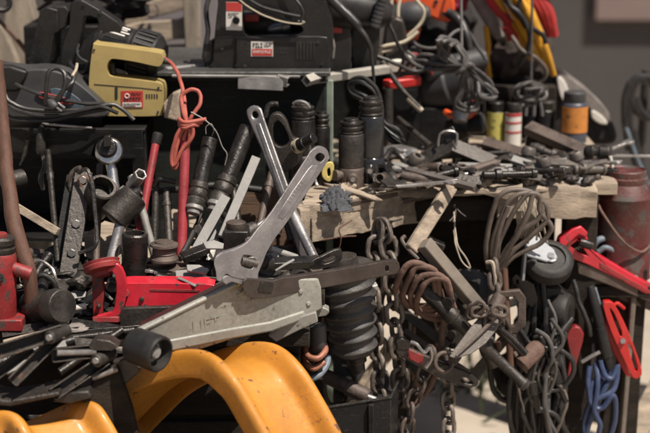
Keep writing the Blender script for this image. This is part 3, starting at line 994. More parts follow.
taped_pipe('black steel pipe with a ribbed collar standing beside the red rod', P(210, 139, .08), P(193, 214, .0), .0165)
taped_pipe('black steel pipe with a ribbed collar leaning behind the ring spanner', P(248, 128, .12), P(214, 212, .02), .0185)
one('steel_bar', 'bright square steel bar slanting down behind the ring spanner', 'bar', MB().bar(P(256, 158, .06), P(222, 238, -.05), .019, .016), 'galv', bev=.0015)
one('steel_bar', 'dark steel bar standing behind the wheel wrench and the pulley', 'bar', MB().cyl(P(156, 180, .08), P(154, 250, .02), .0075, 14, .001), 'dark2')
one('tin_strip', 'folded bright tin strip leaning behind the steel bar', 'strip', MB().bar(P(232, 172, .10), P(206, 246, -.02), .022, .004, V((.5, -1, .3))), 'galv', bev=.0006)
one('tin_strip', 'pale flat steel blade lying under the black pipes', 'blade', MB().bar(P(226, 196, .02), P(196, 250, -.06), .020, .004, V((.3, -1, .6))), 'galv', bev=.0006)

# ---- sockets in the bin
def socket(label, a, b, r, mat='dark2', sq=True, group=None, name='socket'):
    a, b = V(a), V(b)
    t = thing(name, label, 'socket', (b.x, b.y, b.z - .5 * r), group)
    L = (b - a).length
    c = min(.4, .003 / L)
    mb = MB()
    mb.lathe(a, b, [(.35, r * .2), (.35, r * .70), (0, r * .74), (0, r * .9), (c, r), (.42, r), (.45, r * .97), (.55, r * .97), (.58, r), (1 - c, r), (1, r * .9), (1, r * .3)], 30)
    mb.build('body', mat, t)
    return t


socket('large grey impact socket tipped over beside the chrome ratchet', P(103, 186, -.01), P(92, 210, .04), .031, 'dark2')
t = thing('socket_drive', 'steel socket drive with a big drum on a bar, leaning in the bin', 'socket drive', P(112, 262, -.08))
MB().lathe(P(135, 194, -.005), P(112, 220, -.03), [(0, .026), (.04, .031), (.94, .032), (1, .028), (1, .01)], 32).build('drum', 'dark2', t, bev=.0008)
MB().lathe(P(124, 208, -.02), P(111, 262, -.08), [(0, .0105), (.95, .0115), (1, .01)], 20).build('shaft', 'steel', t)
MB().lathe(P(138, 191, -.002), P(134, 195, -.006), [(0, .015), (1, .016)], 20).build('drive', 'dark', t)
socket('tall black deep socket standing upright beside the grooved pulley', P(135, 233, -.09), P(134, 287, -.09), .0265, 'dark')
# grooved pulley on blocks
t = thing('pulley', 'small grooved pulley resting flat on a gearbox lump', 'pulley', P(164, 262, -.09))
MB().lathe(P(164, 241, -.09), P(164, 262, -.09), [(0, .012), (0, .018), (.08, .019), (.12, .028), (.22, .029), (.3, .024), (.4, .0225), (.45, .024), (.5, .0225), (.56, .024), (.62, .0225), (.68, .0245), (.8, .029), (.9, .029), (1, .024), (1, .01)], 36).build('rim', 'iron', t)
mb = MB()
mb.blob(P(172, 270, -.075), .060, .035, .014, .25, 2, 3, 4)
mb.abox((P(150, 290, -.1).x, -.105, P(0, 288, -.1).z), (P(196, 290, -.1).x, -.05, P(0, 270, -.1).z))
t = thing('gearbox_lump', 'grimy gearbox casting under the grooved pulley behind the red jack', 'casting', P(174, 290, -.08))
mb.build('casting', 'iron', t, bev=.003)
MB().cyl(P(150, 276, -.115), P(176, 281, -.118), .011, 18, .001).build('shaft', 'dark', t)
MB().bar(P(150, 283, -.135), P(201, 279, -.12), .022, .02).build('flange', 'dark2', t, bev=.002)
MB().bar(P(176, 278, -.14), P(203, 276, -.13), .03, .004, V((0, -1, .6))).build('plate', 'galv', t, bev=.001)

# square hitch tube with clamp block in front of the wrench
t = thing('hitch_bar', 'black slanting bar with a square clamp and round cap', 'hitch bar', P(218, 262, -.1))
MB().bar(P(182, 258, -.09), P(240, 236, -.03), .022, .016, V((0, -.4, 1))).build('bar', 'dark', t, bev=.002)
mb = MB()
mb.abox((P(224, 250, -.09).x, -.105, P(0, 250, -.1).z), (P(249, 250, -.09).x, -.05, P(0, 231, -.1).z))
mb.build('clamp', 'dark', t, bev=.003)
MB().lathe(P(236, 221, -.075), P(236, 232, -.075), [(0, .016), (.1, .020), (.8, .021), (1, .018)], 24).build('cap', 'iron', t)
MB().cyl(P(247, 240, -.11), P(253, 238, -.09), .005, 6).build('bolt', 'steel', t)
one('cloth_scrap', 'white plastic scrap tucked under the black hitch bar', 'scrap', MB().blob(P(216, 252, -.06), .022, .02, .018, .5, 2.5, 3, 9), 'white')
one('dark_cover', 'dark folded rubber cover lying behind the wrench head', 'cover', MB().blob(P(205, 266, -.04), .030, .03, .016, .3, 2, 3, 12), 'rub')

# ---- pale boards and scraps lying behind the bin tools
one('pale_board', 'pale bare board lying tilted behind the hex key and the wheel wrench', 'board', MB().prism([(84, 236), (104, 222), (132, 230), (150, 236), (150, 262), (110, 268), (84, 256)], ramp(.10, 0, 0, -.004, 230), .012), 'wood', bev=.002)
one('pale_board', 'dusty pale board end standing behind the red rod and black pipes', 'board', MB().prism([(160, 222), (172, 210), (200, 214), (208, 236), (204, 262), (164, 262)], ramp(.12, 0, 0, -.004, 220), .012), 'wood', bev=.002)
one('brown_board', 'brown timber board standing between the ring spanner and the beam', 'board', MB().prism([(236, 190), (300, 186), (306, 246), (240, 246)], .16, .02), 'rustwood', bev=.002)
one('stone_chunk', 'jagged grey stone chunk wedged between the yellow saw and the salmon flex', 'stone', MB().poly([P(164, 118, .19), P(163, 104, .19), P(172, 94, .19), P(181, 90, .2), P(178, 104, .19), P(180, 122, .19)], V((0, .03, .0))), 'stone', bev=.003)
cable('black_hose', 'black hose lying across behind the red rod foot', 'hose', [(150, 192, .10), (176, 190, .09), (204, 186, .10), (232, 186, .12), (262, 190, .13)], .0075, 'rub', sub=4)
cable('hooked_bar', 'black hook-ended bar standing beside the red rod', 'bar', [(154, 186, .06), (158, 180, .06), (166, 180, .06), (176, 182, .06)], .006, 'dark', sub=3)

# seams, trigger and vents of the yellow saw
ys = bpy.data.objects['yellow_saw']
MB().prism([(94, 84), (112, 85.4), (140, 87.6), (162, 90), (162, 90.7), (140, 88.4), (112, 86.2), (94, 84.8)], Ys - .0008, .003).build('shell_seam', 'ink', ys)
MB().prism([(110, 63), (114, 63), (116, 76), (111, 75)], Ys + .02, .018, sub=1).build('trigger', 'blk', ys, bev=.002)
mb = MB()
for k in range(5):
    mb.prism(rect(146 + k * 2.6, 94, 147.3 + k * 2.6, 98.5, .3), Ys - .0008, .002)
mb.build('vent', 'ink', ys)
MB().lathe(P(161, 60, Ys + .02), P(171, 63, Ys + .015), [(0, .008), (.5, .0065), (1, .0048)], 16).build('cord_sleeve', 'rub', ys)
# extra bin tools leaning between the others
for k, (nm, a, b, r_, m_, lb, ct) in enumerate([
        ('steel_rod', (48, 150, .12), (58, 262, -.05), .006, 'dark2', 'thin dark rod leaning behind the black flat irons', 'rod'),
        ('steel_rod', (100, 164, .08), (96, 262, -.06), .007, 'iron', 'brown rod behind the tipped impact socket', 'rod'),
        ('steel_rod', (166, 190, .07), (170, 256, -.04), .0085, 'dark2', 'stub dark rod between the grooved pulley and red rod', 'rod'),
        ('steel_rod', (228, 158, .13), (240, 236, .0), .009, 'dark', 'dark rod leaning right of the ribbed black pipes', 'rod'),
        ('steel_rod', (272, 172, .12), (258, 232, .02), .008, 'iron', 'brown rod leaning inside the A of spanner and wrench', 'rod'),
        ('steel_rod', (286, 186, .10), (276, 236, .0), .010, 'dark2', 'thick dark rod inside the A of spanner and wrench', 'rod'),
        ('steel_rod', (200, 196, .06), (238, 226, -.03), .0075, 'dark', 'dark rod lying crosswise under the ribbed pipes', 'rod'),
        ('steel_rod', (14, 226, .0), (44, 292, -.10), .008, 'dark', 'dark rod leaning behind the brown hammer shaft', 'rod')]):
    one(nm, lb, ct, MB().lathe(P(*a), P(*b), [(0, r_ * .7), (.01, r_), (.2, r_), (.21, r_ * 1.25), (.26, r_ * 1.25), (.27, r_), (.99, r_), (1, r_ * .7)], 16), m_)
t = thing('pliers', 'dark pliers with spread black grips standing in the bin behind the pulley', 'pliers', P(192, 262, -.03))
px_tube([(180, 258, -.05), (188, 244, -.02), (196, 226, .02), (202, 214, .04)], [.006, .0065, .005, .0035], n=8, sub=3).build('grip', 'rub', t)
px_tube([(206, 262, -.05), (202, 246, -.02), (198, 228, .02), (199, 212, .04)], [.006, .0065, .005, .0035], n=8, sub=3).build('grip', 'rub', t)
MB().cyl(P(198, 229, .005), P(198, 229, .03), .009, 14, .001).build('pivot', 'dark2', t)
t = thing('hand_drill_chuck', 'grimy drill chuck lying with key holes among the bin scrap', 'chuck', P(250, 232, .0))
MB().lathe(P(258, 226, .0), P(240, 238, -.02), [(0, .006), (.1, .014), (.4, .0185), (.75, .0185), (.77, .0165), (.95, .0165), (1, .010)], 24).build('body', 'dark2', t)
MB().lathe(P(256, 227, .0), P(266, 220, .01), [(0, .005), (1, .005)], 12).build('bit', 'steel', t)

# ================================================================== foreground: jacks, wrench, yellow shells
# ---- red bottle jack at the far left
t = thing('bottle_jack', 'red bottle jack with a worn grey collar, half cut off beside the brown hammer shaft', 'bottle jack', P(-2, 332, -.23))
MB().lathe(P(0, 326, -.23), P(0, 252, -.23), [(0, .030), (.03, .0315), (.95, .0315), (1, .029)], 32).build('body', 'redold', t, bev=.0008)
MB().lathe(P(0, 254, -.23), P(0, 236, -.23), [(0, .027), (.1, .029), (.4, .029), (.44, .025), (.6, .025), (.65, .0285), (.9, .0285), (1, .024)], 24).build('collar', 'dark2', t)
MB().lathe(P(0, 238, -.23), P(0, 233, -.23), [(0, .012), (.2, .014), (1, .013)], 20).build('ram', 'redold', t)
MB().prism(rect(-24, 320, 22, 332), -.262, .07).build('base', 'redold', t, bev=.003)
MB().pipe(P(13, 268, -.235), P(31, 274, -.235), .0125, .0095).build('socket_stub', 'redold', t)
MB().cyl(P(0, 277, -.258), P(0, 277, -.265), .0075, 16).build('filler_plug', 'dark', t)

# ---- red trolley jack
Yr = -.20
t = thing('red_jack', 'glossy red trolley jack with a raised saddle cup', 'trolley jack', P(140, 326, Yr))
MB().prism([(121, 291), (124, 285), (131, 283), (206, 284), (213, 289), (206, 309), (128, 308), (121, 298)], Yr, .05, sub=2).build('body', 'red', t, bev=.004, seg=3)
MB().prism([(118, 312), (124, 308), (192, 306), (200, 311), (188, 325), (120, 326)], Yr - .012, .075).build('frame', 'dark2', t, bev=.002)
MB().lathe(P(104, 276, Yr - .006), P(101, 262, Yr + .006), [(0, .014), (.25, .018), (.4, .034), (.72, .0365), (.78, .034), (1, .037), (1, .032), (.85, .029), (.82, .004)], 36).build('saddle', 'redold', t, bev=.0006)
MB().prism([(106, 268), (114, 263), (122, 268), (127, 285), (124, 306), (114, 321), (95, 321), (96, 316), (112, 312), (115, 300), (116, 284), (112, 272), (106, 274)], Yr - .014, .012, sub=2).build('lift_arm', 'red', t, bev=.002)
MB().prism([(92, 272), (101, 274), (104, 290), (102, 320), (93, 320), (92, 292)], Yr + .0, .022, sub=1).build('lift_arm', 'redold', t, bev=.002)
MB().cyl(P(125, 293, Yr - .012), P(125, 293, Yr + .05), .0085, 20, .001).build('pivot_pin', 'redold', t)
MB().bar(P(94, 319, Yr - .01), P(120, 319, Yr - .01), .012, .045).build('cross_bar', 'redold', t, bev=.002)
one('jack_lever', 'dark flat lever lying beneath the red trolley jack', 'lever', MB().bar(P(20, 338, -.27), P(150, 327, -.235), .012, .012), 'dark', bev=.001)

# ---- silver grey trolley jack side
kg = ramp(-.40, .00100, 133)
t = thing('grey_jack', 'silver grey trolley jack arm with raised lettering and a front roller', 'trolley jack', P(225, 352, -.22))
MB().prism([(134, 332), (138, 328), (232, 283), (240, 279), (318, 279), (321, 288), (322, 309), (312, 314), (176, 357), (139, 369), (133, 362)], kg, .010).build('side_plate', 'silver', t, bev=.003, seg=2)
MB().prism([(150, 344), (228, 329), (270, 322), (304, 311), (306, 319), (272, 332), (228, 340), (166, 353)], ramp(-.407, .00100, 133), .010).build('bottom_ridge', 'silver', t, bev=.004, seg=3)
MB().poly([P(139, 331, -.394), P(236, 283, -.297), P(233, 276, -.205), P(140, 322, -.30)], V((0, 0, -.004))).build('top_flange', 'dark2', t, bev=.001)
MB().tube([P(136, 333, -.397), P(186, 308, -.347), P(236, 284, -.297)], .0045, 10, 1).build('top_lip', 'silver', t)
MB().prism([(150, 324), (236, 282), (310, 282), (312, 306), (176, 346), (150, 352)], ramp(-.31, .00100, 133), .010).build('side_plate', 'silver', t, bev=.003)
me = text_mesh('LIFT', .032, .0007)
o = bpy.data.objects.new('lettering', me)
me.materials.append(MT['silver'])
COL.objects.link(o)
o.parent = t
ang = math.atan2(.00075 * FPX / 3, 1)
kx = (P(233, 320, kg) - P(175, 334, kg)).normalized()
kz = V((0, -.08, 1)).normalized()
kn = kx.cross(kz).normalized()
kz = kn.cross(kx) * -1 if kn.cross(kx).z < 0 else kn.cross(kx)
mw = Matrix((kx, kz, kx.cross(kz))).transposed().to_4x4()
pos = P(206, 329, kg) - V(t['_o']) + kx.cross(kz) * .0012
mw.translation = pos
o.matrix_local = mw
# roller
wc = P(151, 351, -.425)
wa = V((.80, -.55, -.10)).normalized()
rw = thing('roller', 'x', 'x', wc)
for k in ('label', 'category', 'empty_display_size'):
    if k in rw:
        del rw[k]
rw.parent = t
rw.location = V(wc) - V(t['_o'])
MB().lathe(wc - wa * .045, wc + wa * .024, [(0, .026), (.04, .031), (.1, .033), (.9, .034), (.97, .0335), (1, .032), (1, .0285), (.72, .026), (.70, .003)], 40).build('tread', 'rub', rw)
MB().lathe(wc - wa * .05, wc + wa * .016, [(0, .008), (.80, .0085), (.805, .0245), (.82, .025), (.825, .013), (.96, .012), (1, .009)], 12).build('bolt_lit_dish', 'galv', rw, bev=.0008)  # bolt plus a pale disc painting the lit inside of the roller
MB().prism([(268, 336), (290, 320), (316, 312), (318, 322), (300, 330), (276, 342)], -.24, .012).build('rear_ear', 'silver', t, bev=.002)
# lug ear at rear, with mount
t = thing('grey_mount', 'grey rubber mount with a bright ear behind the trolley jack rear', 'mount', P(316, 372, -.08))
MB().prism([(306, 308), (316, 306), (329, 310), (326, 316), (312, 318), (306, 322)], -.10, .03, sub=2).build('ear', 'silver', t, bev=.002)
MB().lathe(P(317, 322, -.09), P(318, 352, -.09), [(0, .011), (.1, .018), (.5, .019), (.9, .016), (1, .011)], 24).build('bush', 'gry', t)
MB().lathe(P(318, 350, -.09), P(318, 378, -.09), [(0, .010), (1, .010)], 16).build('stem', 'dark2', t)
mb = MB()
px_tube([(322, 286, -.02), (323, 306, -.02), (322, 330, -.03), (316, 352, -.05)], .0028, n=8, mb=mb)
one('copper_pipe', 'thin copper pipe curving down behind the grey mount', 'pipe', mb, 'copper')
cable('copper_coil', 'rusty brown hose curl round the grey mount', 'hose', [(304, 346, -.09), (308, 356, -.115), (318, 358, -.12), (325, 350, -.1), (322, 343, -.07), (312, 343, -.06), (303, 350, -.07), (304, 362, -.1), (314, 368, -.115), (324, 362, -.1)], .0065, 'copper')
cable('grey_hose', 'grey blue hose bend beneath the rusty hose curl', 'hose', [(300, 372, -.07), (308, 378, -.1), (318, 376, -.1), (326, 366, -.08), (328, 356, -.06)], .007, 'bluegrey')

# ---- adjustable wrench
kw = ramp(-.335, .0015, 225, -.00045, 270)
t = thing('adjustable_wrench', 'big satin grey adjustable wrench lying across the jack', 'wrench', P(250, 285, -.22))
head = [(216, 272), (214, 262), (219, 254), (232, 250), (246, 243), (258, 228), (272, 211), (305, 160), (311, 151), (318, 147), (326, 150), (329, 157), (326, 164), (290, 218), (276, 237), (267, 252), (263, 262), (258, 274), (257, 281), (246, 280), (232, 277), (226, 274), (221, 281), (217, 280)]
MB().prism(head, kw, .016, holes=[[(242, 258), (245, 255), (255, 258), (252, 269), (241, 266)], [(315, 157), (319, 153), (324, 155), (324, 159), (320, 163), (316, 161)]], sub=3).build('body', 'grey_tool', t, bev=.0025, seg=3, sharp=30)
kw2 = lambda x, y: kw(x, y) - .0018
MB().prism([(279, 212), (308, 169), (314, 166), (317, 170), (287, 215), (281, 219)], kw2, .004, sub=2).build('raised_panel', 'grey_tool', t, bev=.0015, seg=2)
mb = MB()
a, b = P(244, 256, kw(243, 259) + .006), P(250, 268, kw(250, 268) + .006)
a, b = P(240.5, 260.5, kw(241, 261) + .006), P(256, 264, kw(256, 263) + .006)
prof = []
for k in range(9):
    prof += [(k / 9 + .0, .0085), (k / 9 + .06, .0095), (k / 9 + .09, .0072), (k / 9 + .105, .0072)]
mb.lathe(a, b, prof, 24)
mb.build('knurl', 'dark2', t)
MB().prism([(222, 279), (229, 275), (252, 281), (257, 282), (257, 290), (247, 287), (232, 282), (226, 285)], lambda x, y: kw(x, y) + .002, .012, sub=2).build('movable_jaw', 'grey_tool', t, bev=.0015)

# ---- long ring spanner forming the A shape
t = thing('ring_spanner', 'long flat steel bar with a rounded end leaning back over the cabinet', 'bar', P(300, 262, -.04))
ks = ramp(.10, -.0011, 250, -.0005, 110)
MB().prism([(247, 116), (248, 109), (254, 106), (261, 109), (264, 118), (278, 158), (296, 208), (309, 245), (312, 256), (302, 262), (294, 240), (280, 200), (262, 152)], ks, .014, holes=[[(252, 114), (255, 111), (258, 114), (258, 118), (254, 119)]], sub=2).build('shaft', 'steel', t, bev=.004, seg=3)
MB().prism([(256, 124), (260, 123), (300, 236), (296, 238)], lambda x, y: ks(x, y) - .002, .004).build('raised_rib', 'steel', t, bev=.0015)
one('steel_pipe', 'pale steel pipe leaning down behind the wrench handle', 'pipe', MB().cyl(P(292, 212, .0), P(314, 258, -.09), .0105, 16, .001), 'steel')
one('steel_pipe', 'thin pale tube lying flat behind the wrench worm', 'tube', MB().cyl(P(270, 249, -.12), P(297, 258, -.10), .0075, 14, .001), 'bright')
# dark lever / arm across
t = thing('pry_bar', 'long dark brown steel arm with an eye end lying across the jack', 'steel bar', P(310, 300, -.15))
kl = ramp(-.315, .0015, 245)
MB().prism([(243, 281), (252, 279), (272, 281), (282, 278), (300, 276), (360, 266), (388, 261), (397, 262), (400, 268), (396, 274), (385, 276), (340, 285), (280, 296), (262, 299), (246, 296)], kl, .018, holes=[[(385.5, 266), (388.5, 266.5), (388.5, 271), (385.5, 271.5)]], sub=2).build('arm', 'brownarm', t, bev=.004, seg=3)
MB().prism([(262, 281), (274, 284), (272, 293), (258, 292)], lambda x, y: kl(x, y) - .004, .008).build('saddle_block', 'dark', t, bev=.002)
t = thing('clevis_lever', 'black two-pronged lever end lying on the dark brown arm', 'lever', P(300, 275, -.14))
MB().bar(P(268, 264, -.17), P(312, 262, -.12), .024, .018, V((0, -.5, 1))).build('barrel', 'dark', t, bev=.003)
MB().lathe(P(263, 262, -.18), P(271, 262, -.165), [(0, .010), (.2, .015), (.8, .015), (1, .011)], 20).build('collar', 'dark2', t)
MB().prism([(310, 262), (322, 256), (334, 250), (341, 250), (342, 258), (338, 264), (326, 268), (312, 270)], ramp(-.135, .0009, 310), .014, holes=[[(322, 261), (332, 256), (336, 257), (333, 261), (324, 264)]], sub=2).build('fork', 'dark', t, bev=.002)
one('brass_hook', 'small bent brass hook on the silver jack edge', 'hook', px_tube([(238, 286, -.30), (243, 280, -.305), (242, 290, -.31), (236, 294, -.31)], .0018, n=6), 'ylab')

# ---- yellow shells
def seat(label, path, W, wv):
    t = thing('yellow_shell', label, 'moulded shell', path[len(path) // 2])
    q = catmull([V(p) for p in path], 8)
    wv = wv.normalized()
    prof = [(.050, .0), (.036, -.001), (.014, -.0015), (.004, .001), (0, .006), (.0, .013), (.005, .020), (.022, .029), (.031, .036), (.034, .048), (.035, .08), (.035, W - .08), (.034, W - .048), (.031, W - .036), (.022, W - .029), (.005, W - .020), (.0, W - .013), (0, W - .006), (.004, W - .001), (.018, W + .0015), (.036, W + .001), (.050, W)]
    rings = []
    for i, p in enumerate(q):
        d = (q[min(i + 1, len(q) - 1)] - q[max(i - 1, 0)]).normalized()
        n = wv.cross(d).normalized()
        rings.append([p + n * a + wv * b for a, b in prof])
    mb = MB()
    bm = mb.bm
    rs = [[bm.verts.new(p) for p in r] for r in rings]
    for i in range(len(rs) - 1):
        for j in range(len(prof) - 1):
            bm.faces.new((rs[i][j], rs[i][j + 1], rs[i + 1][j + 1], rs[i + 1][j]))
    mb.build('shell', 'yel', t, solid=.005, sharp=60, sub=1)
    return t, q, wv


yp = [P(58, 432, -.285), P(84, 404, -.30), P(112, 378, -.31), P(146, 360, -.33), P(180, 351, -.38), P(206, 355, -.425), P(228, 376, -.47), P(248, 408, -.495), P(268, 446, -.52), P(290, 500, -.55)]
t, q, wv = seat('bright orange yellow moulded shell curving down under the silver jack', yp, .165, V((.78, .55, -.09)))
yp2 = [P(-100, 480, -.40), P(-66, 440, -.42), P(-36, 424, -.45), P(-10, 413, -.49), P(8, 415, -.51), P(20, 431, -.53), P(32, 456, -.55), P(44, 500, -.57)]
seat('second orange yellow moulded shell in front, mostly under the scissor jacks', yp2, .175, V((.80, .52, -.08)))

# ---- scissor jacks in front of everything at the left
def scissor_lying(label, base, hinge, arms, rod, foot, Y):
    t = thing('scissor_jack', label, 'scissor jack', base)
    for (a, b, w_) in arms:
        MB().channel(P(*a) + V((0, .016, 0)), P(*b) + V((0, .016, 0)), w_ * .86, .020, .0028, V((-.1, 1, -.25))).build('arm', 'jackiron', t, bev=.0008)
    h = P(*hinge)
    MB().cyl(h + V((-.012, -.022, 0)), h + V((.012, .024, 0)), .0125, 20, .002).build('trunnion', 'dark2', t)
    MB().cyl(h + V((-.012, -.030, .003)), h + V((-.008, -.020, .001)), .0065, 6).build('hinge_bolt', 'steel', t, bev=.001)
    MB().lathe(P(*rod[0]), P(*rod[1]), [(i / 40, .0062 if i % 2 else .0051) for i in range(41)], 14).build('screw_rod', 'steel', t)
    if foot:
        MB().prism(foot[0], foot[1], .07).build('foot', 'dark2', t, bev=.003)
    return t


scissor_lying('black scissor jack lying folded, its hinge bolt shining above the yellow shell', P(20, 402, -.46), (58, 334, -.43),
              [((60, 334, -.43), (-40, 366, -.50), .030), ((60, 336, -.42), (10, 386, -.48), .026), ((30, 350, -.44), (-30, 396, -.47), .024)],
              ((57, 353, -.44), (96, 352, -.42)), ([(-20, 396), (8, 401), (58, 392), (60, 396), (10, 407), (-20, 404)], -.47), -.45)
scissor_lying('second black scissor jack with a capped hinge pointing at the grey roller', P(60, 402, -.44), (104, 357, -.41),
              [((104, 352, -.41), (50, 358, -.44), .030), ((104, 362, -.41), (50, 398, -.46), .028), ((98, 364, -.40), (70, 384, -.43), .022)],
              ((92, 378, -.42), (117, 369, -.40)), ([(52, 402), (66, 393), (88, 391), (92, 398), (70, 404)], -.45), -.42)
t = bpy.data.objects['scissor_jack.001']
MB().prism([(88, 347), (96, 339), (110, 341), (119, 347), (112, 351), (92, 351)], -.425, .035).build('saddle', 'dark2', t, bev=.002)
one('jack_shaft', 'dark shaft with pale collar lying behind the two scissor jacks', 'shaft', MB().lathe(P(-10, 366, -.37), P(74, 340, -.31), [(0, .012), (.5, .012), (.5, .016), (.7, .016), (.7, .010), (1, .010)], 18), 'dark')
one('flat_scrap', 'pale flat offcut lying behind the scissor jack hinge', 'offcut', MB().bar(P(4, 346, -.33), P(44, 336, -.31), .03, .006, V((0, -.5, 1))), 'stone', bev=.002)
one('canvas_rag', 'rag of pale canvas on the platform edge beside the red bottle jack', 'rag', MB().blob(P(66, 328, -.25), .045, .02, .008, .4, 2.2, 3, 5), 'bagg')
one('dark_rod', 'dark rod slanting behind the capped hinge toward the grey roller', 'rod', MB().cyl(P(60, 372, -.34), P(122, 330, -.26), .008, 14), 'dark')

one('dark_plank', 'dark plank leaning between the scissor jacks and the yellow shell', 'plank', MB().prism([(82, 400), (102, 366), (118, 368), (132, 408), (146, 470), (96, 470)], ramp(-.42, .0006, 82), .018), 'woodd', bev=.003)
one('dark_bracket', 'dark iron bracket wedged under the front roller', 'bracket', MB().prism([(112, 362), (136, 356), (140, 372), (126, 384), (112, 378)], -.385, .02, sub=1), 'dark2', bev=.003)
cable('tie_rod', 'long dark tie rod lying across the platform behind the scissor jacks', 'rod', [(-8, 350, -.30), (30, 343, -.29), (92, 336, -.27), (134, 330, -.25)], .0075, 'dark', sub=2, n=12)
for k, (a, b, w_, m_, lb) in enumerate([
        ((2, 334, -.26), (46, 326, -.24), .022, 'dark2', 'flat iron strip lying beside the red bottle jack foot'),
        ((70, 322, -.23), (124, 330, -.25), .018, 'dark', 'dark strip crossing below the red saddle'),
        ((50, 340, -.3), (116, 346, -.3), .02, 'dark2', 'grimy strip between the scissor jack hinge and the roller'),
        ((20, 356, -.36), (66, 344, -.33), .016, 'galv', 'pale tin strip showing between the black scissor arms'),
        ((6, 372, -.40), (34, 360, -.38), .014, 'galv', 'second pale tin sliver deep between the black scissor arms')]):
    one('iron_strip', lb, 'strip', MB().bar(P(*a), P(*b), w_, .006, V((0, -.6, 1))), m_, bev=.001)
# rivets and grime details on the grey jack
gj = bpy.data.objects['grey_jack']
for x, y in ((300, 292), (252, 300), (166, 340), (308, 304)):
    q = P(x, y, kg)
    MB().lathe(q + V((0, .002, 0)), q + V((.0012, -.0035, .001)), [(0, .0058), (.5, .0055), (1, .003)], 14).build('rivet', 'silver', gj)
# forged marks on the wrench
aw = bpy.data.objects['adjustable_wrench']
mb = MB()
u0, u1 = V((289, 203, 0)), V((305, 178, 0))
for k in range(7):
    f = .06 + k * .13
    c = u0.lerp(u1, f)
    h_ = (2.2, 1.5, 2.2, 1.2, 2.0, 2.2, 1.4)[k]
    mb.prism([(c.x - h_, c.y - 1.0), (c.x - h_ * .3, c.y - 1.9), (c.x + h_, c.y + .6), (c.x + h_ * .3, c.y + 1.4)], lambda x, y: kw(x, y) - .0026, .0025)
mb.build('forged_mark', 'grey_tool', aw, bev=.0004)

rj = bpy.data.objects['red_jack']
for x, y, r_ in ((142, 299, .005), (190, 300, .006), (114, 276, .0045), (99, 306, .0045)):
    MB().lathe(P(x, y, Yr + .004 if x == 99 else Yr - .0005), P(x, y, (Yr - .004 if x > 120 else Yr - .019)), [(0, r_), (.6, r_), (1, r_ * .7)], 6).build('bolt', 'dark2', rj, bev=.0005)
MB().prism([(150, 289), (200, 290), (198, 292), (150, 291)], Yr - .0012, .003).build('weld_seam', 'redold', rj)

# ================================================================== on the cabinet: jigsaw and drill
Yg = .345
t = thing('jigsaw', 'black electric jigsaw with red labels standing on the green cabinet', 'jigsaw', P(265, 73, Yg + .03))
MB().prism([(214, 42), (218, 4), (224, -22), (300, -26), (324, -8), (333, 22), (333, 44), (330, 62), (324, 70), (218, 70), (213, 60)], Yg, .075,
           holes=[[(244, 10), (270, 18), (296, 24), (303, 31), (292, 36), (262, 37), (246, 36), (243, 24)]], sub=3).build('housing', 'blk2', t, bev=.007, seg=3)
MB().prism([(236, 40), (240, 37), (318, 36), (328, 40), (332, 52), (329, 66), (322, 70), (240, 70), (236, 62)], Yg - .008, .02, sub=2).build('motor_cover', 'blk2', t, bev=.005, seg=3)
MB().prism(rect(215, 69, 302, 75), Yg - .01, .09).build('base_plate', 'steel', t, bev=.001)
MB().prism([(214, 62), (226, 66), (226, 72), (206, 72), (203, 60), (206, 44), (214, 40)], Yg + .01, .05).build('shoe_knob', 'blk', t, bev=.004)
px_tube([(211, -8, .4), (206, 10, .38), (208, 30, .37), (206, 46, .36), (204, 58, .36)], .0058, n=9).build('cable', 'wireb', t)
lb = MB().prism(rect(226, 2, 242, 30, .5), Yg - .0015, .002).build('label_plate', 'paper', t)
MB().prism(rect(226.3, 2.2, 241.7, 11, .5), Yg - .0022, .001).build('red_band', 'labred', lb)
mb = MB()
for k in range(3):
    scribble(mb, 228, 13 + 1.9 * k, 228 + (11, 9, 4)[k], 14.2 + 1.9 * k, Yg - .0022, (9, 7, 3)[k])
mb.build('small_print', 'ink', lb)
MB().lathe(P(236, 20.5, Yg - .002), P(236, 20.5, Yg - .010), [(0, .0085), (.7, .008), (1, .006)], 20).build('speed_dial', 'blk', t)
lb = MB().prism(rect(251, 41.5, 273, 56.5), Yg - .0095, .002).build('label_plate', 'paper', t)
MB().prism(rect(252, 49, 272.2, 55.8), Yg - .0102, .001).build('red_band', 'labred', lb)
mb = MB()
scribble(mb, 252.5, 43, 263, 48, Yg - .0102, 4)
scribble(mb, 264, 43.4, 272, 47, Yg - .0102, 5)
mb.build('lettering', 'ink', lb)
mb = MB()
scribble(mb, 253, 50.6, 271, 53.4, Yg - .0108, 9)
mb.build('lettering', 'paper', lb)
mb = MB()
for r in range(3):
    for c in range(3):
        mb.prism(rect(280 + c * 2.6, 43 + r * 4, 281.6 + c * 2.6, 46 + r * 4), Yg - .0086, .002)
mb.build('vent', 'ink', t)
mb = MB()
for r in range(3):
    mb.prism(rect(247.3, 42 + r * 5, 249.3, 45.5 + r * 5), Yg - .0086, .002)
mb.build('vent', 'ink', t)
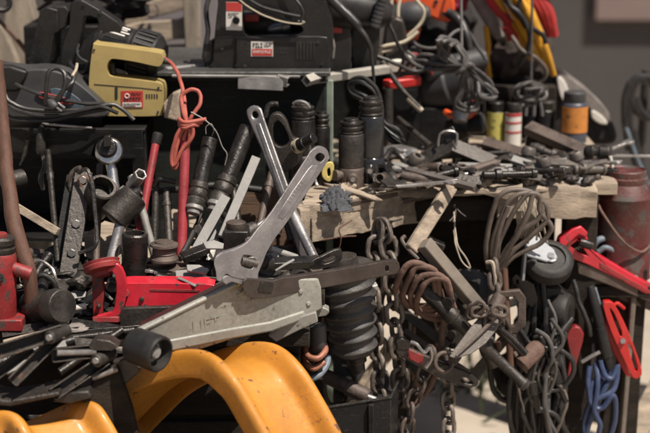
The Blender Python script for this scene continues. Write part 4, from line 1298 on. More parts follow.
# thing seen through the jigsaw's handle
t = thing('drill_body', 'grimy drill with red patch seen through the jigsaw handle', 'drill', P(275, 60, .47))
MB().lathe(P(238, 26, .47), P(312, 22, .47), [(0, .03), (.1, .036), (.6, .036), (.62, .028), (.95, .026), (1, .015)], 26).build('body', 'dark2', t)
MB().prism(rect(245, 15, 259, 22), .426, .012).build('red_patch', 'labred', t, bev=.002)
MB().lathe(P(268, 30, .43), P(290, 26, .43), [(0, .006), (.3, .012), (.6, .012), (.7, .016), (1, .014)], 18).build('chuck', 'steel', t)
one('packing_box', 'dark box on the cabinet behind the jigsaw holding a drill up', 'box', MB().abox((P(220, 0, .5).x, .44, ZC), (P(330, 0, .5).x, .60, P(0, 38, .46).z)), 'blkpaint', bev=.003)
mb = MB()
px_tube([(222, -16, .30), (240, 2, .32), (262, 12, .322), (285, 20, .325), (304, 22, .328)], .0036, n=8, mb=mb)
px_tube([(236, -12, .31), (256, 4, .318), (280, 12, .318), (300, 16, .32)], .0036, n=8, mb=mb)
px_tube([(300, 23, .328), (303, 12, .326), (296, 0, .33), (280, -12, .34)], .0032, n=8, mb=mb)
cablo = mb.build('loop', 'wireb', None)
tag(cablo, 'black flex draped over the jigsaw handle with pale scuffs', 'flex')
cablo.name = 'black_flex'
cable('pale_flex', 'thin pale flex along the black one on the jigsaw handle', 'flex', [(226, -12, .29), (250, 8, .312), (276, 20, .318), (298, 24, .32), (305, 22, .318)], .0019, 'cream', n=6)

# ---- black drill beside it
Yd = .42
t = thing('black_drill', 'big black power drill with a ribbed cord sleeve beside the jigsaw', 'drill', P(345, 76, Yd + .03))
MB().lathe(P(296, 2, Yd + .03), P(392, 14, Yd + .03), [(0, .038), (.06, .052), (.5, .054), (.62, .05), (.7, .044), (.9, .036), (1, .02)], 32).build('motor', 'blk2', t)
MB().prism([(322, 12), (346, 14), (352, 40), (350, 70), (344, 76), (326, 76), (320, 60), (318, 30)], Yd, .05, sub=2).build('grip', 'blk2', t, bev=.006, seg=3)
MB().prism([(352, 10), (374, 14), (380, 30), (376, 66), (364, 76), (352, 72)], Yd + .02, .045, sub=2).build('gear_case', 'blk', t, bev=.006, seg=3)
MB().prism(rect(333, 27, 342, 33), Yd - .0015, .003).build('red_patch', 'labred', t)
px_tube([(331, 34, Yd - .006), (334, 46, Yd - .008), (333, 58, Yd - .006)], .003, n=8).build('trigger', 'bright', t)
mb = MB()
p0, p1 = P(384, -6, Yd - .02), P(374, 28, Yd - .02)
prof = []
for k in range(8):
    prof += [(k / 8, .0125), (k / 8 + .07, .0125), (k / 8 + .08, .010), (k / 8 + .12, .010)]
mb.lathe(p0, p1, prof, 20)
mb.build('cord_sleeve', 'gry', t)
t = thing('power_flex', 'thick black cord sloping down in front of the black drill', 'cord', P(372, 86, .33))
px_tube([(322, -10, .36), (340, 8, .345), (356, 24, .335), (362, 40, .33), (371, 48, .33)][:3] + [(359, 28, .333), (366, 38, .33), (371, 50, .33), (373, 66, .33), (374, 90, .33), (375, 104, .33)], [.0125, .0115, .011, .007, .005, .0038, .0038, .0038], n=12).build('cord', 'wireb', t)

# ---- orange drill behind
Yo = .62
t = thing('orange_drill', 'orange power drill with a grey nose and pale flex round it', 'drill', P(420, 60, Yo))
MB().prism([(392, -30), (430, -32), (452, -6), (455, 12), (449, 22), (436, 20), (424, 14), (410, 8), (394, 4)], Yo, .07, sub=3).build('housing', 'orgp', t, bev=.007, seg=3)
MB().prism([(400, 24), (420, 20), (418, 40), (404, 42)], Yo - .005, .04, sub=2).build('grip', 'orgp', t, bev=.005)
MB().lathe(P(398, 18, Yo - .005), P(430, 12, Yo - .025), [(0, .032), (.4, .036), (.75, .030), (.9, .018), (1, .012)], 26).build('nose', 'gry', t)
for x, y in ((436, 2), (426, 8), (444, 14)):
    MB().cyl(P(x, y, Yo - .004), P(x, y, Yo + .004), .005, 12).build('screw', 'blk', t)
cable('power_flex', 'stiff black cord leaving the orange drill with red tip', 'cord', [(448, 12, .62), (458, 20, .60), (466, 34, .58), (470, 50, .57)], [.012, .013, .011, .008], 'wireb', n=12)
MBc = MB()
for pl in ([(392, -4, .56), (390, 18, .55), (388, 40, .54), (386, 62, .52)], [(400, -2, .55), (398, 16, .54), (402, 30, .53), (396, 44, .52), (388, 56, .51)],
           [(404, -6, .55), (416, 0, .54), (424, 12, .53), (420, 24, .53), (406, 38, .52), (392, 50, .52), (384, 60, .51)], [(357, 50, .5), (362, 56, .49), (376, 53, .48), (392, 50, .49)],
           [(360, 47, .5), (372, 49, .49), (386, 46, .48), (404, 42, .49), (418, 32, .5)], [(377, 58, .47), (384, 64, .46), (386, 72, .46)]):
    px_tube(pl, .0042, n=8, mb=MBc)
one('cream_flex', 'cream flex looped round the grey nose of the orange drill', 'flex', MBc, 'cream')
t = thing('crow_bar', 'dark bar with a pale worn tip slanting down under the cream flex', 'bar', P(418, 108, .42))
px_tube([(382, 62, .45), (392, 76, .44), (404, 92, .43), (420, 108, .42)], [.008, .007, .006, .006], n=10, sub=3).build('shaft', 'dark2', t)
MB().lathe(P(408, 98, .428), P(422, 111, .42), [(0, .007), (.8, .0075), (1, .006)], 12).build('tip', 'cream', t)

# ---- black flex hank hanging at cabinet corner
mb = MB()
for k in range(5):
    dx, dy = rnd.uniform(-3, 3), rnd.uniform(-3, 3)
    px_tube([(352 + dx, 82 + dy, .30), (364 + dx, 80 + dy, .29), (376 + dx, 90 + dy, .285), (381 + dx * .5, 104 + dy, .28), (384 + dx * .3, 124 + dy, .27), (398 + dx, 134 + dy * 2, .26), (402 + dx, 140 + dy, .26), (392 + dx, 138 + dy, .27), (380, 120 + dy, .28), (368 + dx, 100 + dy, .29), (354 + dx, 92 + dy, .30)], .0036, n=8, mb=mb, closed=True)
one('black_flex', 'hank of thin black flex hanging by the tall black bottle jack', 'flex', mb, 'wireb')

# ---- cast clamp between the spanner and jacks
Yv = .13
t = thing('cast_clamp', 'dark cast iron C-shaped clamp with a pale screw tip behind the spanner', 'clamp', P(290, 180, Yv))
MB().prism([(268, 122), (272, 115), (280, 114), (287, 122), (293, 138), (304, 142), (304, 150), (298, 164), (286, 172), (274, 170), (268, 158), (266, 140)], Yv, .030,
           holes=[[(274, 124), (279, 121), (284, 128), (289, 141), (282, 147), (275, 144), (273, 134)]], sub=2).build('frame', 'dark2', t, bev=.005, seg=3)
MB().lathe(P(296, 147, Yv - .02), P(314, 138, Yv - .05), [(0, .014), (.5, .013), (.52, .0105), (1, .0105)], 18).build('screw', 'dark', t, bev=.001)
MB().lathe(P(296, 147, Yv - .018), P(300, 145, Yv - .025), [(0, .015), (1, .0155)], 18).build('washer', 'cream', t)
px_tube([(265, 118, Yv + .01), (268, 106, Yv + .02), (278, 104, Yv + .02)], .006, n=8).build('hook', 'dark', t)

# ---- bottle jacks standing on the plank table
def bottle_jack(label, x, y0, yb, rp, Y, mat, neckmat='dark', side=1, blockmat=None, top='screw'):
    s = S(Y)
    r = rp * s
    base = P(x, yb, Y)
    H = (yb - y0) * s * 1.02
    t = thing('bottle_jack', label, 'bottle jack', base)
    q = lambda f: base + V((0, 0, H * f))
    MB().lathe(q(.34), q(.80), [(0, r), (.02, r * 1.0), (.95, r), (.98, r * .96), (1, r * .8)], 32).build('cylinder', mat, t, bev=.0008)
    MB().lathe(q(.80), q(1), [(0, r * .9), (.10, r * .95), (.12, r * .82), (.3, r * .82), (.32, r * .93), (.48, r * .93), (.50, r * .80), (.62, r * .80), (.64, r * .9), (.78, r * .9), (.82, r * .62), (.9, r * .62), (1, r * .55)], 28).build('ram_collar', neckmat, t, bev=.0006)
    mb = MB()
    mb.lathe(q(0), q(.34), [(0, r * 1.12), (.06, r * 1.16), (.75, r * 1.12), (.95, r * 1.05), (1, r * .95)], 32)
    mb.build('foot_block', blockmat or mat, t, bev=.001)
    c = q(.22)
    d = V((side * .75, -.62, .12)).normalized()
    a = V((.0, -1, 0))
    MB().lathe(c + a * r * .9 - V((side * r * .1, 0, 0)), c + a * r * 1.55 - V((side * r * .1, 0, 0)), [(0, r * .42), (.5, r * .42), (.55, r * .34), (1, r * .34)], 18).build('valve_boss', blockmat or mat, t, bev=.0008)
    MB().cyl(c + a * r * 1.5 - V((side * r * .1, 0, 0)), c + a * r * 1.72 - V((side * r * .1, 0, 0)), r * .2, 6).build('valve_screw', 'steel', t)
    MB().lathe(c + d * r * .9, c + d * r * 1.75, [(0, r * .36), (.6, r * .36), (.62, r * .44), (1, r * .44)], 16).build('pump_socket', blockmat or mat, t, bev=.0008)
    return t


bottle_jack('rusty brown black bottle jack with a wide worn collar', 351, 119, 191, 12.5, .175, 'dark2', 'dark', -1, 'iron')
bottle_jack('tall glossy black bottle jack, highest of its row', 370.5, 98, 186, 13, .20, M('gloss_black_paint', (.010, .010, .012), .22, 0, .3, 12, DU, .2, 10, bump=.06, coat=.4), 'dark', 1)
bottle_jack('squat black bottle jack with a bent top wire by the cast clamp', 303, 104, 180, 12.5, .20, 'dark', 'dark2', -1)
bottle_jack('slim black bottle jack squeezed beside the yellow nylon link', 322, 112, 184, 8, .22, 'dark', 'dark', -1)
cable('bent_wire_top', 'bent pale wire lever on top of the squat bottle jack', 'lever', [(293, 104, .18), (298, 101, .175), (306, 103, .17), (310, 108, .17)], .0032, 'steel', n=8)
t = one('nylon_link', 'yellow nylon link hooked beside the slim bottle jack', 'link', MB().prism([(322, 170), (325, 164), (331, 162), (334, 166), (333, 176), (330, 182), (325, 180), (322, 176)], .15, .008, holes=[[(327, 170), (330, 168), (330.5, 175), (328, 177)]], sub=2), 'ylink', bev=.002)
cable('thin_rod', 'thin steel rod with a small foot in front of the squat jack', 'rod', [(309, 142, .10), (312, 160, .09), (315, 180, .085), (317, 186, .08)], [.0028, .0028, .0028, .005], 'steel', n=8)

# ---- rag and scraps at the beam
mb = MB()
bm = mb.bm
n_ = 46
gv = []
for a in range(n_):
    for b_ in range(n_):
        u_, v_ = a / (n_ - 1) - .5, b_ / (n_ - 1) - .5
        q_ = V((u_ * 3.4, v_ * 3.4, 2.2))
        rid = sum((1 - abs(NZ.noise(q_ * f_ + V((f_, 3, 1))) * 2)) * w_ for f_, w_ in ((1.2, .016), (2.6, .014), (5.5, .006)))
        edge_ = max(0, 1 - (u_ * u_ + v_ * v_) * 3.4)
        x_ = u_ * .058 + .012 * NZ.noise(q_ * 1.5) + .010 * NZ.noise(V((u_ * 14, v_ * 14, 7))) * (1 - edge_)
        y_ = v_ * .055 + .012 * NZ.noise(q_ * 1.4 + V((9, 0, 0)))
        drop = max(0, -(y_ + .004)) * .75
        gv.append(bm.verts.new(P(337, 201, .03) + V((x_, y_ * .6, rid * edge_ * 1.1 - drop + .002))))
for a in range(n_ - 1):
    for b_ in range(n_ - 1):
        bm.faces.new([gv[i_] for i_ in (a * n_ + b_, (a + 1) * n_ + b_, (a + 1) * n_ + b_ + 1, a * n_ + b_ + 1)])
one('crumpled_rag', 'crumpled grey blue rag hanging over the table corner', 'rag', mb, 'rag', sharp=180, solid=.002)
one('packing_block', 'dark block leaning in the gap behind the wrench handle and the beam', 'block', MB().bar(P(300, 240, .02), P(290, 200, .06), .05, .03), 'dark2', bev=.004)

# seams, screws and ribs on the jigsaw
jg = bpy.data.objects['jigsaw']
for x, y in ((222, 48), (318, 42), (245, 66), (322, 64)):
    MB().cyl(P(x, y, Yg - .0105 if 236 < x < 330 and y > 38 else Yg - .003), P(x, y, Yg), .0032, 12).build('screw', 'dark', jg)
mb = MB()
for k in range(6):
    mb.prism(rect(296 + k * 3.4, 42, 297.6 + k * 3.4, 60), Yg - .0096, .003)
mb.build('rib', 'blk', jg, bev=.0006)
MB().prism([(214, 37.5), (240, 35), (240, 35.8), (214, 38.3)], Yg - .0012, .003).build('shell_seam', 'ink', jg)
# more cords round the drills
cable('power_flex', 'black flex curling down behind the cream tube from the black drill', 'flex', [(388, 20, .46), (396, 40, .45), (404, 56, .46), (398, 74, .47), (386, 92, .46), (392, 108, .45)], .0042, 'wireb')
cable('power_flex', 'grey flex snaking from the orange drill to the grey motor', 'flex', [(410, 40, .56), (424, 48, .54), (440, 46, .54), (452, 34, .56), (466, 30, .58), (476, 44, .58), (486, 60, .58)], .0045, 'wire')
cable('power_flex', 'dark flex sagging between the cream tube and the big hank', 'flex', [(376, 56, .46), (396, 64, .46), (416, 72, .47), (434, 64, .47), (446, 56, .46)], .0048, 'wireb')
cable('power_flex', 'dark red flex half hidden behind the cream tube', 'flex', [(392, 72, .53), (400, 60, .53), (412, 54, .54), (424, 60, .55), (432, 74, .56)], .004, 'redold')
one('machine_block', 'dark machine casting standing behind the black drill and its sleeve', 'casting', MB().prism([(386, 24), (404, 20), (408, 60), (400, 72), (384, 70)], .50, .06, sub=2), 'dark2', bev=.006)
one('dark_fill_box', 'plain black box added as dark fill behind the cream tube and tall bottle jacks', 'fill box', MB().abox((P(322, 0, .74).x, .72, TZ + .004), (P(396, 0, .74).x, .90, P(360, 74, .74).z)), 'blkpaint', bev=.004)  # added box, black so the gap behind the jacks reads dark

# ================================================================== hanging under the table edge
# ---- main chain: two strands over a nail
one('nail', 'bent nail in the beam carrying the looped chain', 'nail', px_tube([(381, 224, .13), (384, 222, .06), (392, 222, .05)], .0035, n=8, sub=1), 'dark')
chain('long rusty chain looped in two strands over a nail in the beam', [(381, 445, .045), (380, 390, .045), (378, 340, .045), (376, 300, .048), (375, 262, .055), (377, 238, .06), (381, 223, .06), (386, 236, .05), (391, 262, .045), (393, 300, .045), (397, 340, .045), (400, 380, .045), (402, 445, .045)], L=.050, W=.034, r=.0056)
chain('pale worn chain hanging from the red handled wrench', [(429, 356, .02), (424, 372, .02), (419, 386, .02), (413, 402, .02), (409, 420, .02), (405, 445, .02)], L=.044, W=.029, r=.0044, mat='iron')
chain('dark chain hanging below the ring at the eye of the red handled wrench', [(447, 358, .03), (448, 380, .03), (448, 402, .035), (449, 445, .035)], L=.044, W=.029, r=.0050)

# ---- thin wires on the beam
cable('wire_tie', 'thin wire twisted round a twig on the beam face', 'wire', [(339, 250, -.005), (341, 238, -.01), (339, 229, -.01), (346, 224, -.005), (352, 220, .0)], .0014, 'handle', n=6)
cable('twig', 'thin dark twig lying against the beam face beside the chain', 'twig', [(322, 240, -.02), (340, 237, -.005), (356, 236, .02)], .0016, 'handle', n=6)
cable('twig', 'short dark splinter sticking out beside the top of the chain', 'twig', [(386, 222, .08), (394, 221, .09), (402, 219, .10)], .0025, 'dark2', n=6)

# ---- rubber bellows
t = thing('rubber_bellows', 'ribbed black rubber bellows hanging behind the brown steel arm', 'bellows', P(350, 378, .03))
p0, p1 = P(341, 266, -.02), P(356, 354, -.01)
prof = [(0, .03), (.0, .047)]
n = 7
for k in range(n):
    f = k / n
    R1 = .070 - .0036 * k
    prof += [(f + .014, R1 - .005), (f + .036, R1), (f + .054, R1 + .001), (f + .072, R1 - .002), (f + .104, R1 - .009), (f + .122, R1 - .010)]
prof += [(.98, .030), (1, .034), (1.0, .02)]
MB().lathe(p0, p1, prof, 48).build('bellows', 'rubl', t)
MB().lathe(P(339, 256, -.02), P(341, 268, -.02), [(0, .03), (.1, .036), (.9, .038), (1, .03)], 32).build('flange', 'dark2', t)
MB().lathe(P(355, 351, -.01), P(358, 372, -.01), [(0, .022), (.5, .022), (.52, .017), (1, .016)], 24).build('stem', 'dark', t)
t = thing('rubber_ring', 'second dark rubber ring pressed behind the ribbed bellows', 'rubber ring', P(366, 350, .10))
MB().torus(P(364, 325, .10), (.8, -.5, .15), .045, .010, 36, 12).build('ring', 'rubl', t)
MB().torus(P(360, 328, .10), (.8, -.5, .15), .036, .008, 36, 12).build('inner_ring', 'rub', t)
one('bolt_head', 'grey steel bolt poking out beside the bellows and the chain', 'bolt', MB().lathe(P(360, 292, .02), P(377, 286, .03), [(0, .006), (.5, .006), (.5, .010), (1, .010)], 6), 'steel', bev=.0008)
# grey damper tube + black tray
t = thing('damper', 'dark grey damper tube slanting down to the black tray', 'damper', P(350, 395, .0))
MB().lathe(P(322, 374, .02), P(368, 397, -.02), [(0, .012), (.1, .0155), (.55, .0155), (.57, .0175), (.95, .0175), (1, .014)], 24).build('tube', 'iron', t)
MB().lathe(P(366, 396, -.018), P(376, 400, -.025), [(0, .007), (1, .007)], 14).build('rod', 'steel', t)
t = thing('black_tray', 'black sheet steel tray with a thin lit rim beside the yellow shell', 'tray', P(360, 470, -.05))
o_ = P(322, 408, -.10)
w_ = P(391, 397, -.075) - o_
MB().poly([o_, o_ + w_, o_ + w_ + V((0, 0, -.22)), o_ + V((0, 0, -.22))], V((-.004, .010, 0)) * .3).build('front_plate', 'blkpaint', t, bev=.0008)
MB().poly([o_ + w_, o_ + w_ + V((.02, .10, 0)), o_ + w_ + V((.02, .10, -.22)), o_ + w_ + V((0, 0, -.22))], V((-.003, 0, 0))).build('side_plate', 'blkpaint', t, bev=.0008)
MB().tube([o_, o_ + w_, o_ + w_ + V((.02, .10, 0))], .003, 8, 1).build('rim', 'dark', t)
MB().bar(P(371, 404, -.09), P(371, 440, -.09), .010, .010).build('stiffener', 'blkpaint', t, bev=.001)

# ---- big ring of rusty hose coils
mb = MB()
for k, (dx, dy, s_) in enumerate(((0, 0, 1), (7, 3, .95), (14, 8, .92), (20, 13, .85))):
    jj = lambda: rnd.uniform(-2.4, 2.4)
    px_tube([(397 + dx + jj(), 292 + dy + jj(), .03 + .006 * k), (400 + dx + jj(), 275 + dy + jj(), .0), (412 + dx + jj(), 264 + dy + jj(), -.008), (426 + dx + jj(), 268 + dy + jj(), -.006), (433 + dx + jj(), 284 + dy + jj(), .01), (432 + dx + jj(), 300 + dy, .03), (424 + dx, 306 + dy, .06), (406 + dx, 304 + dy, .06)], .0068, n=10, closed=True, mb=mb)
one('rusty_coil', 'coil of rusty hose hanging round a dark bar end', 'hose coil', mb, 'rust')
cable('hose_tail', 'brown hose tail curving down to the chains', 'hose', [(440, 290, .03), (444, 312, .04), (441, 340, .05), (438, 366, .06), (428, 390, .07), (414, 406, .07)], .0065, 'rust')
cable('wire_hook', 'bent brown wire hook leaning over the rusty coil', 'hook', [(404, 236, .06), (402, 240, .045), (408, 250, .03), (418, 260, .015)], .0042, 'iron', n=8)

# ---- T bar
t = thing('t_bar', 'dark T bar with purple red band hanging through the rusty coil', 'bar', P(470, 360, .02))
a, b = P(412, 278, .02), P(526, 386, .02)
MB().lathe(a, b, [(0, .012), (.02, .0165), (.30, .0165), (.31, .019), (.36, .019), (.37, .0145), (.48, .0145), (.5, .012), (.96, .0115), (.97, .014), (1, .013)], 22).build('shaft', 'dark2', t)
MB().lathe(a.lerp(b, .49), a.lerp(b, .60), [(0, .0148), (1, .0148)], 22).build('band', M('purple_red_band', (.12, .025, .035), .5, 0, .3, 20, DU, .4), t)
MB().lathe(P(447, 303, .0), P(452, 297, .03), [(0, .012), (1, .012)], 16).build('cross_pin', 'dark', t)
# bright pipe
t = thing('clamp_bar', 'long grey wooden clamp jaw with dark metal sides and a white end', 'bar clamp', P(465, 300, .05))
MB().bar(P(424, 243, .03), P(478, 308, .06), .030, .026, V((.45, -.7, .6))).build('jaw', 'woodg', t, bev=.003)
MB().bar(P(414, 250, .045), P(466, 312, .075), .022, .030, V((.45, -.7, .6))).build('metal_side', 'dark', t, bev=.002)
MB().cyl(P(465, 301, .06), P(492, 324, .07), .0125, 18, .001).build('white_end', 'white', t)
MB().prism([(412, 244), (428, 238), (446, 246), (442, 254), (424, 252)], .06, .03, sub=1).build('heel', 'dark', t, bev=.003)
one('wheel_disc', 'dark rubber wheel hanging behind the grey clamp jaw', 'wheel', MB().lathe(P(473, 289, .16), P(470, 290, .12), [(0, .03), (.1, .045), (.5, .048), (.9, .045), (1, .038), (1, .02), (.8, .018), (.8, .004)], 36), 'rubl')
cable('twine', 'thin pale twine looped from the beam to the clamp jaw', 'twine', [(454, 212, .16), (455, 228, .13), (458, 246, .10), (466, 258, .09), (470, 268, .09), (462, 262, .09), (456, 246, .10), (454, 230, .13)], .0018, 'string', n=6)
one('twine', 'frayed knot of brown twine stuck on the beam end', 'twine', (lambda mb: [px_tube([(456, 208, .19), (456 + 6 * math.cos(a), 211 + 6 * math.sin(a), .18), (456 + 11 * math.cos(a * 1.1), 213 + 9 * math.sin(a), .17)], .0012, n=5, mb=mb) for a in (.4, 1.7, 2.0, 4.2)] and mb)(MB()), 'wirebr')

# ---- red handled spanner wrench with eye and ring
t = thing('eye_wrench', 'dark bar wrench with dull red band, its eye end on a ring', 'wrench', P(440, 380, .0))
kb = ramp(-.0, .0003, 398)
MB().prism([(396, 348), (400, 344), (412, 349), (440, 362), (464, 371), (476, 378), (478, 384), (472, 388), (462, 386), (434, 376), (410, 362), (397, 354)], kb, .012, holes=[[(462, 377), (470, 380), (473, 384), (468, 384), (461, 381)]], sub=2).build('shaft', 'dark2', t, bev=.003)
MB().prism([(409, 349), (424, 356), (422, 366), (407, 358)], lambda x, y: kb(x, y) - .002, .016).build('band', 'redold', t, bev=.002)
MB().prism([(396, 341), (402, 338), (412, 344), (408, 350), (397, 349)], lambda x, y: kb(x, y) - .003, .014).build('jaw', 'dark', t, bev=.002)
one('shackle', 'iron ring threaded through the dark bar wrench above the chains', 'ring', MB().torus(P(444, 362, .0), (.3, -1, .2), .020, .0048, 28, 10), 'iron')
one('hook', 'bright twisted steel hook biting the dark bar wrench', 'hook', px_tube([(411, 342, -.01), (418, 345, -.015), (424, 352, -.015), (430, 348, -.012), (431, 360, -.01), (426, 368, -.01)], .0042, n=8), 'steel')
# ---- trowel-like pointed jaw
t = thing('trowel', 'pointed grey steel blade with a grimy socket, tip down', 'trowel', P(472, 352, -.01))
MB().prism([(449, 357), (460, 342), (472, 326), (482, 315), (493, 311), (500, 318), (497, 330), (486, 344), (472, 354), (456, 359)], ramp(-.05, .0008, 453, -.0012, 340), .006, sub=1).build('blade', 'dulliron', t, bev=.0025)
MB().tube([P(456, 356, -.075), P(477, 336, -.038), P(495, 318, .0)], [.0025, .004, .005], 8, 2).build('ridge', 'iron', t)
MB().lathe(P(489, 320, -.005), P(500, 296, .02), [(0, .010), (.5, .013), (.52, .016), (1, .015)], 18).build('socket', 'iron', t)
MB().prism([(446, 352), (458, 352), (462, 358), (456, 366), (452, 360)], -.02, .012).build('catch', 'dark', t, bev=.002)
# small clamps
t = thing('chain_tool', 'knot of small rusty links and clamps gripping the pointed blade', 'clamp', P(488, 318, .0))
for k in range(9):
    c = P(474 + k * 3.2 + rnd.uniform(-3, 3), 312 - 5 * math.sin(k) + rnd.uniform(-6, 6), .0 + rnd.uniform(-.02, .02))
    d = V((rnd.uniform(-1, 1), rnd.uniform(-.4, .4), rnd.uniform(-1, 1))).normalized()
    x, y = frame(d)
    MB().link(c, d, x, .036, .020, .0042).build('link', 'iron', t)
chain('thick rusty chain hanging beside the trowel socket under the flex hank', [(494, 268, .10), (495, 284, .09), (494, 300, .08), (499, 316, .08), (506, 336, .09)], L=.040, W=.026, r=.0056, mat='iron')
cable('pale_lace', 'pale cord end looped at the neck of the brown flex hank', 'cord end', [(486, 262, .10), (492, 264, .09), (495, 276, .085), (496, 292, .085), (498, 300, .085)], [.004, .005, .004, .003, .003], 'string', n=7)
cable('brass_rod', 'slim brown metal rod hanging upright below the brown flex hank', 'rod', [(504, 262, .12), (506, 300, .11), (509, 340, .10), (511, 372, .10)], .0075, 'handle', sub=2)
# hammer-like tools at 500-545
t = thing('small_hammer', 'grimy hammer with brown grip hanging crosswise under the flex hank', 'hammer', P(530, 372, .06))
MB().lathe(P(520, 366, .05), P(541, 344, .07), [(0, .011), (.1, .019), (.8, .020), (.92, .016), (1, .010)], 20).build('grip', 'rust', t)
MB().lathe(P(497, 327, .06), P(526, 356, .05), [(0, .010), (.08, .0085), (1, .0085)], 16).build('shaft', 'dark2', t)
t = thing('grease_cup', 'dark round cup hanging by the T bar end', 'cup', P(492, 362, .06))
MB().lathe(P(484, 336, .06), P(494, 366, .06), [(0, .012), (.1, .019), (.55, .020), (.6, .016), (1, .014)], 24).build('cup', 'dark2', t)
MB().lathe(P(497, 342, .05), P(499, 350, .048), [(0, .007), (1, .007)], 12).build('fitting', 'handle', t)
cable('steel_spike', 'thin bent spike hanging down below the T bar end', 'spike', [(517, 382, .06), (520, 396, .06), (524, 412, .06)], [.004, .003, .0015], 'iron', n=7)
cable('short_rod', 'short dark rod stub poking out above the small hammer', 'rod', [(497, 326, .03), (512, 338, .03), (527, 354, .02)], .006, 'dark', sub=1)

# ---- brown flex hank
mb = MB()
for k in range(3):
    e = (k - 1) * 3.0 + rnd.uniform(-.4, .4)
    px_tube([(492 + e * 1.2, 268, .12), (492 + e * 2.2, 246 - k, .10), (499 + e * 3.2, 220, .09), (512 + e * 4.5, 198 - abs(e), .08), (530 + e * 3, 193 + e * 1.3, .085), (546 - abs(e) * 2, 205 + e * 2, .09), (545 + e * 2, 222 + e * 1.5, .09), (528 + e * 4, 238 + e * 1.5, .10), (508 + e * 2, 256, .11), (496 + e, 272, .12)], .0058, n=10, mb=mb)
px_tube([(533, 194, .08), (527, 216, .075), (512, 244, .09), (498, 264, .11)], .0058, n=10, mb=mb)
px_tube([(508, 206, .08), (499, 232, .09), (493, 262, .11)], .0058, n=10, mb=mb)
one('brown_flex', 'thick hank of brown flex hung on the table corner', 'flex', mb, 'wirebr')
mb = MB()
for k in range(26):
    x = 528 + rnd.uniform(-9, 10)
    px_tube([(x, 196 + rnd.uniform(-4, 6), .12), (x + rnd.uniform(-4, 6), 216, .11), (x + rnd.uniform(-8, 12), 236 + rnd.uniform(-6, 8), .12)], .0024, n=5, mb=mb, sub=3)
one('straw_tuft', 'tuft of pale straw fibres hanging inside the brown flex hank', 'straw', mb, 'string')

# ---- casters
t = thing('caster', 'black caster wheel with a grey white fork plate', 'caster', P(548, 292, .17))
wc, wn = P(549, 262, .15), V((.06, -.62, .80)).normalized()
MB().lathe(wc - wn * .022, wc + wn * .020, [(0, .03), (.05, .046), (.2, .0525), (.8, .0525), (.95, .046), (1, .040), (1, .034), (.88, .032), (.86, .004)], 40).build('wheel', 'rub', t)
MB().lathe(wc + wn * .012, wc + wn * .026, [(0, .014), (.6, .014), (.62, .009), (1, .008)], 20).build('hub', 'chrome', t)
x = V((.55, -.55, .0)).normalized()
MB().poly([wc + wn * .023 + V(q) for q in ((.014, -.004, -.004), (.008, .010, .012), (-.028, .018, .040), (-.050, .012, .044), (-.058, .0, .020), (-.052, -.006, .002), (-.010, -.010, -.010))], V((0, .002, -.004))).build('fork', 'plate', t, bev=.002)
MB().poly([wc + V(q) for q in ((-.052, -.03, .038), (-.058, -.03, .030), (-.062, -.03, -.034), (-.056, -.03, -.034))], V((.0, .03, 0))).build('fork_side', 'plate', t, bev=.001)
t = thing('caster', 'second black caster hanging lower with a dark corner plate', 'caster', P(552, 332, .17))
wc2 = P(560, 312, .17)
MB().lathe(wc2 + V((-.022, .01, 0)), wc2 + V((.022, -.012, 0)), [(0, .03), (.06, .040), (.2, .044), (.8, .044), (.94, .040), (1, .03), (1, .02), (.85, .018), (.85, .004)], 36).build('wheel', 'rub', t)
MB().prism([(512, 278), (516, 274), (534, 284), (538, 300), (532, 308), (522, 300), (513, 288)], .14, .006, holes=[[(516, 280), (519, 280), (519, 284), (516, 284)]], sub=1).build('corner_plate', 'dark', t, bev=.0015)
MB().prism([(534, 286), (560, 288), (574, 300), (572, 330), (552, 336), (538, 322)], .16, .05, sub=1).build('fork', 'blk', t, bev=.004)

# ---- black flex heap hanging to the ground side
def hank(label, pts, n, r, mat, spread, name='black_flex', cat='flex', dY=.03):
    mb = MB()
    for k in range(n):
        ox, oy, oz = rnd.uniform(-spread, spread), rnd.uniform(-3, 3), rnd.uniform(-dY, dY)
        px_tube([(x + ox * w_ + rnd.uniform(-5, 5) * min(1, w_), y + oy + rnd.uniform(-4, 4), Y + oz + rnd.uniform(-.012, .012)) for (x, y, Y, w_) in pts], r, n=8, mb=mb, sub=5)
    return one(name, label, cat, mb, mat)


hank('thick bundle of black flexes hanging straight down under the casters', [(538, 280, .2, .3), (536, 320, .17, .8), (530, 360, .15, 1.2), (526, 400, .15, 1.4), (528, 450, .15, 1.3)], 9, .0062, 'wireb', 12)
hank('tangle of black flexes under the second caster', [(560, 300, .2, .3), (556, 340, .17, .9), (560, 380, .15, 1), (552, 420, .14, 1.2), (556, 470, .15, 1.2)], 9, .0058, 'wireb', 13)
hank('grey brown flexes looped in front of the black flex bundles', [(549, 322, .12, .5), (553, 340, .11, 1), (544, 366, .10, 1), (540, 398, .10, 1.2), (546, 440, .10, 1)], 5, .0045, 'wire', 9, 'grey_flex')
hank('stiff grey flex curling round the small hammer', [(536, 334, .1, .6), (546, 340, .09, .6), (552, 356, .09, .6), (548, 380, .09, .8), (550, 420, .09, .8), (560, 450, .09, .8)], 3, .0052, 'wire', 4, 'grey_flex')
one('black_bag', 'black sagging bag hung behind the flex bundles under the table', 'bag', MB().blob(P(545, 380, .30), .10, .06, .17, .35, 2, 4, 8), 'bag')
one('black_bag', 'black bag hanging behind the blue flexes by the table leg', 'bag', MB().blob(P(585, 350, .33), .07, .05, .15, .3, 2, 4, 5), 'bag')
t = thing('red_grip_tool', 'dark red tool handle glimpsed between the hanging black flexes', 'handle tool', P(572, 390, .2))
MB().prism([(566, 336), (576, 326), (584, 334), (580, 352), (572, 380), (566, 382), (570, 356)], .16, .02, sub=2).build('shaft', 'redold', t, bev=.003)

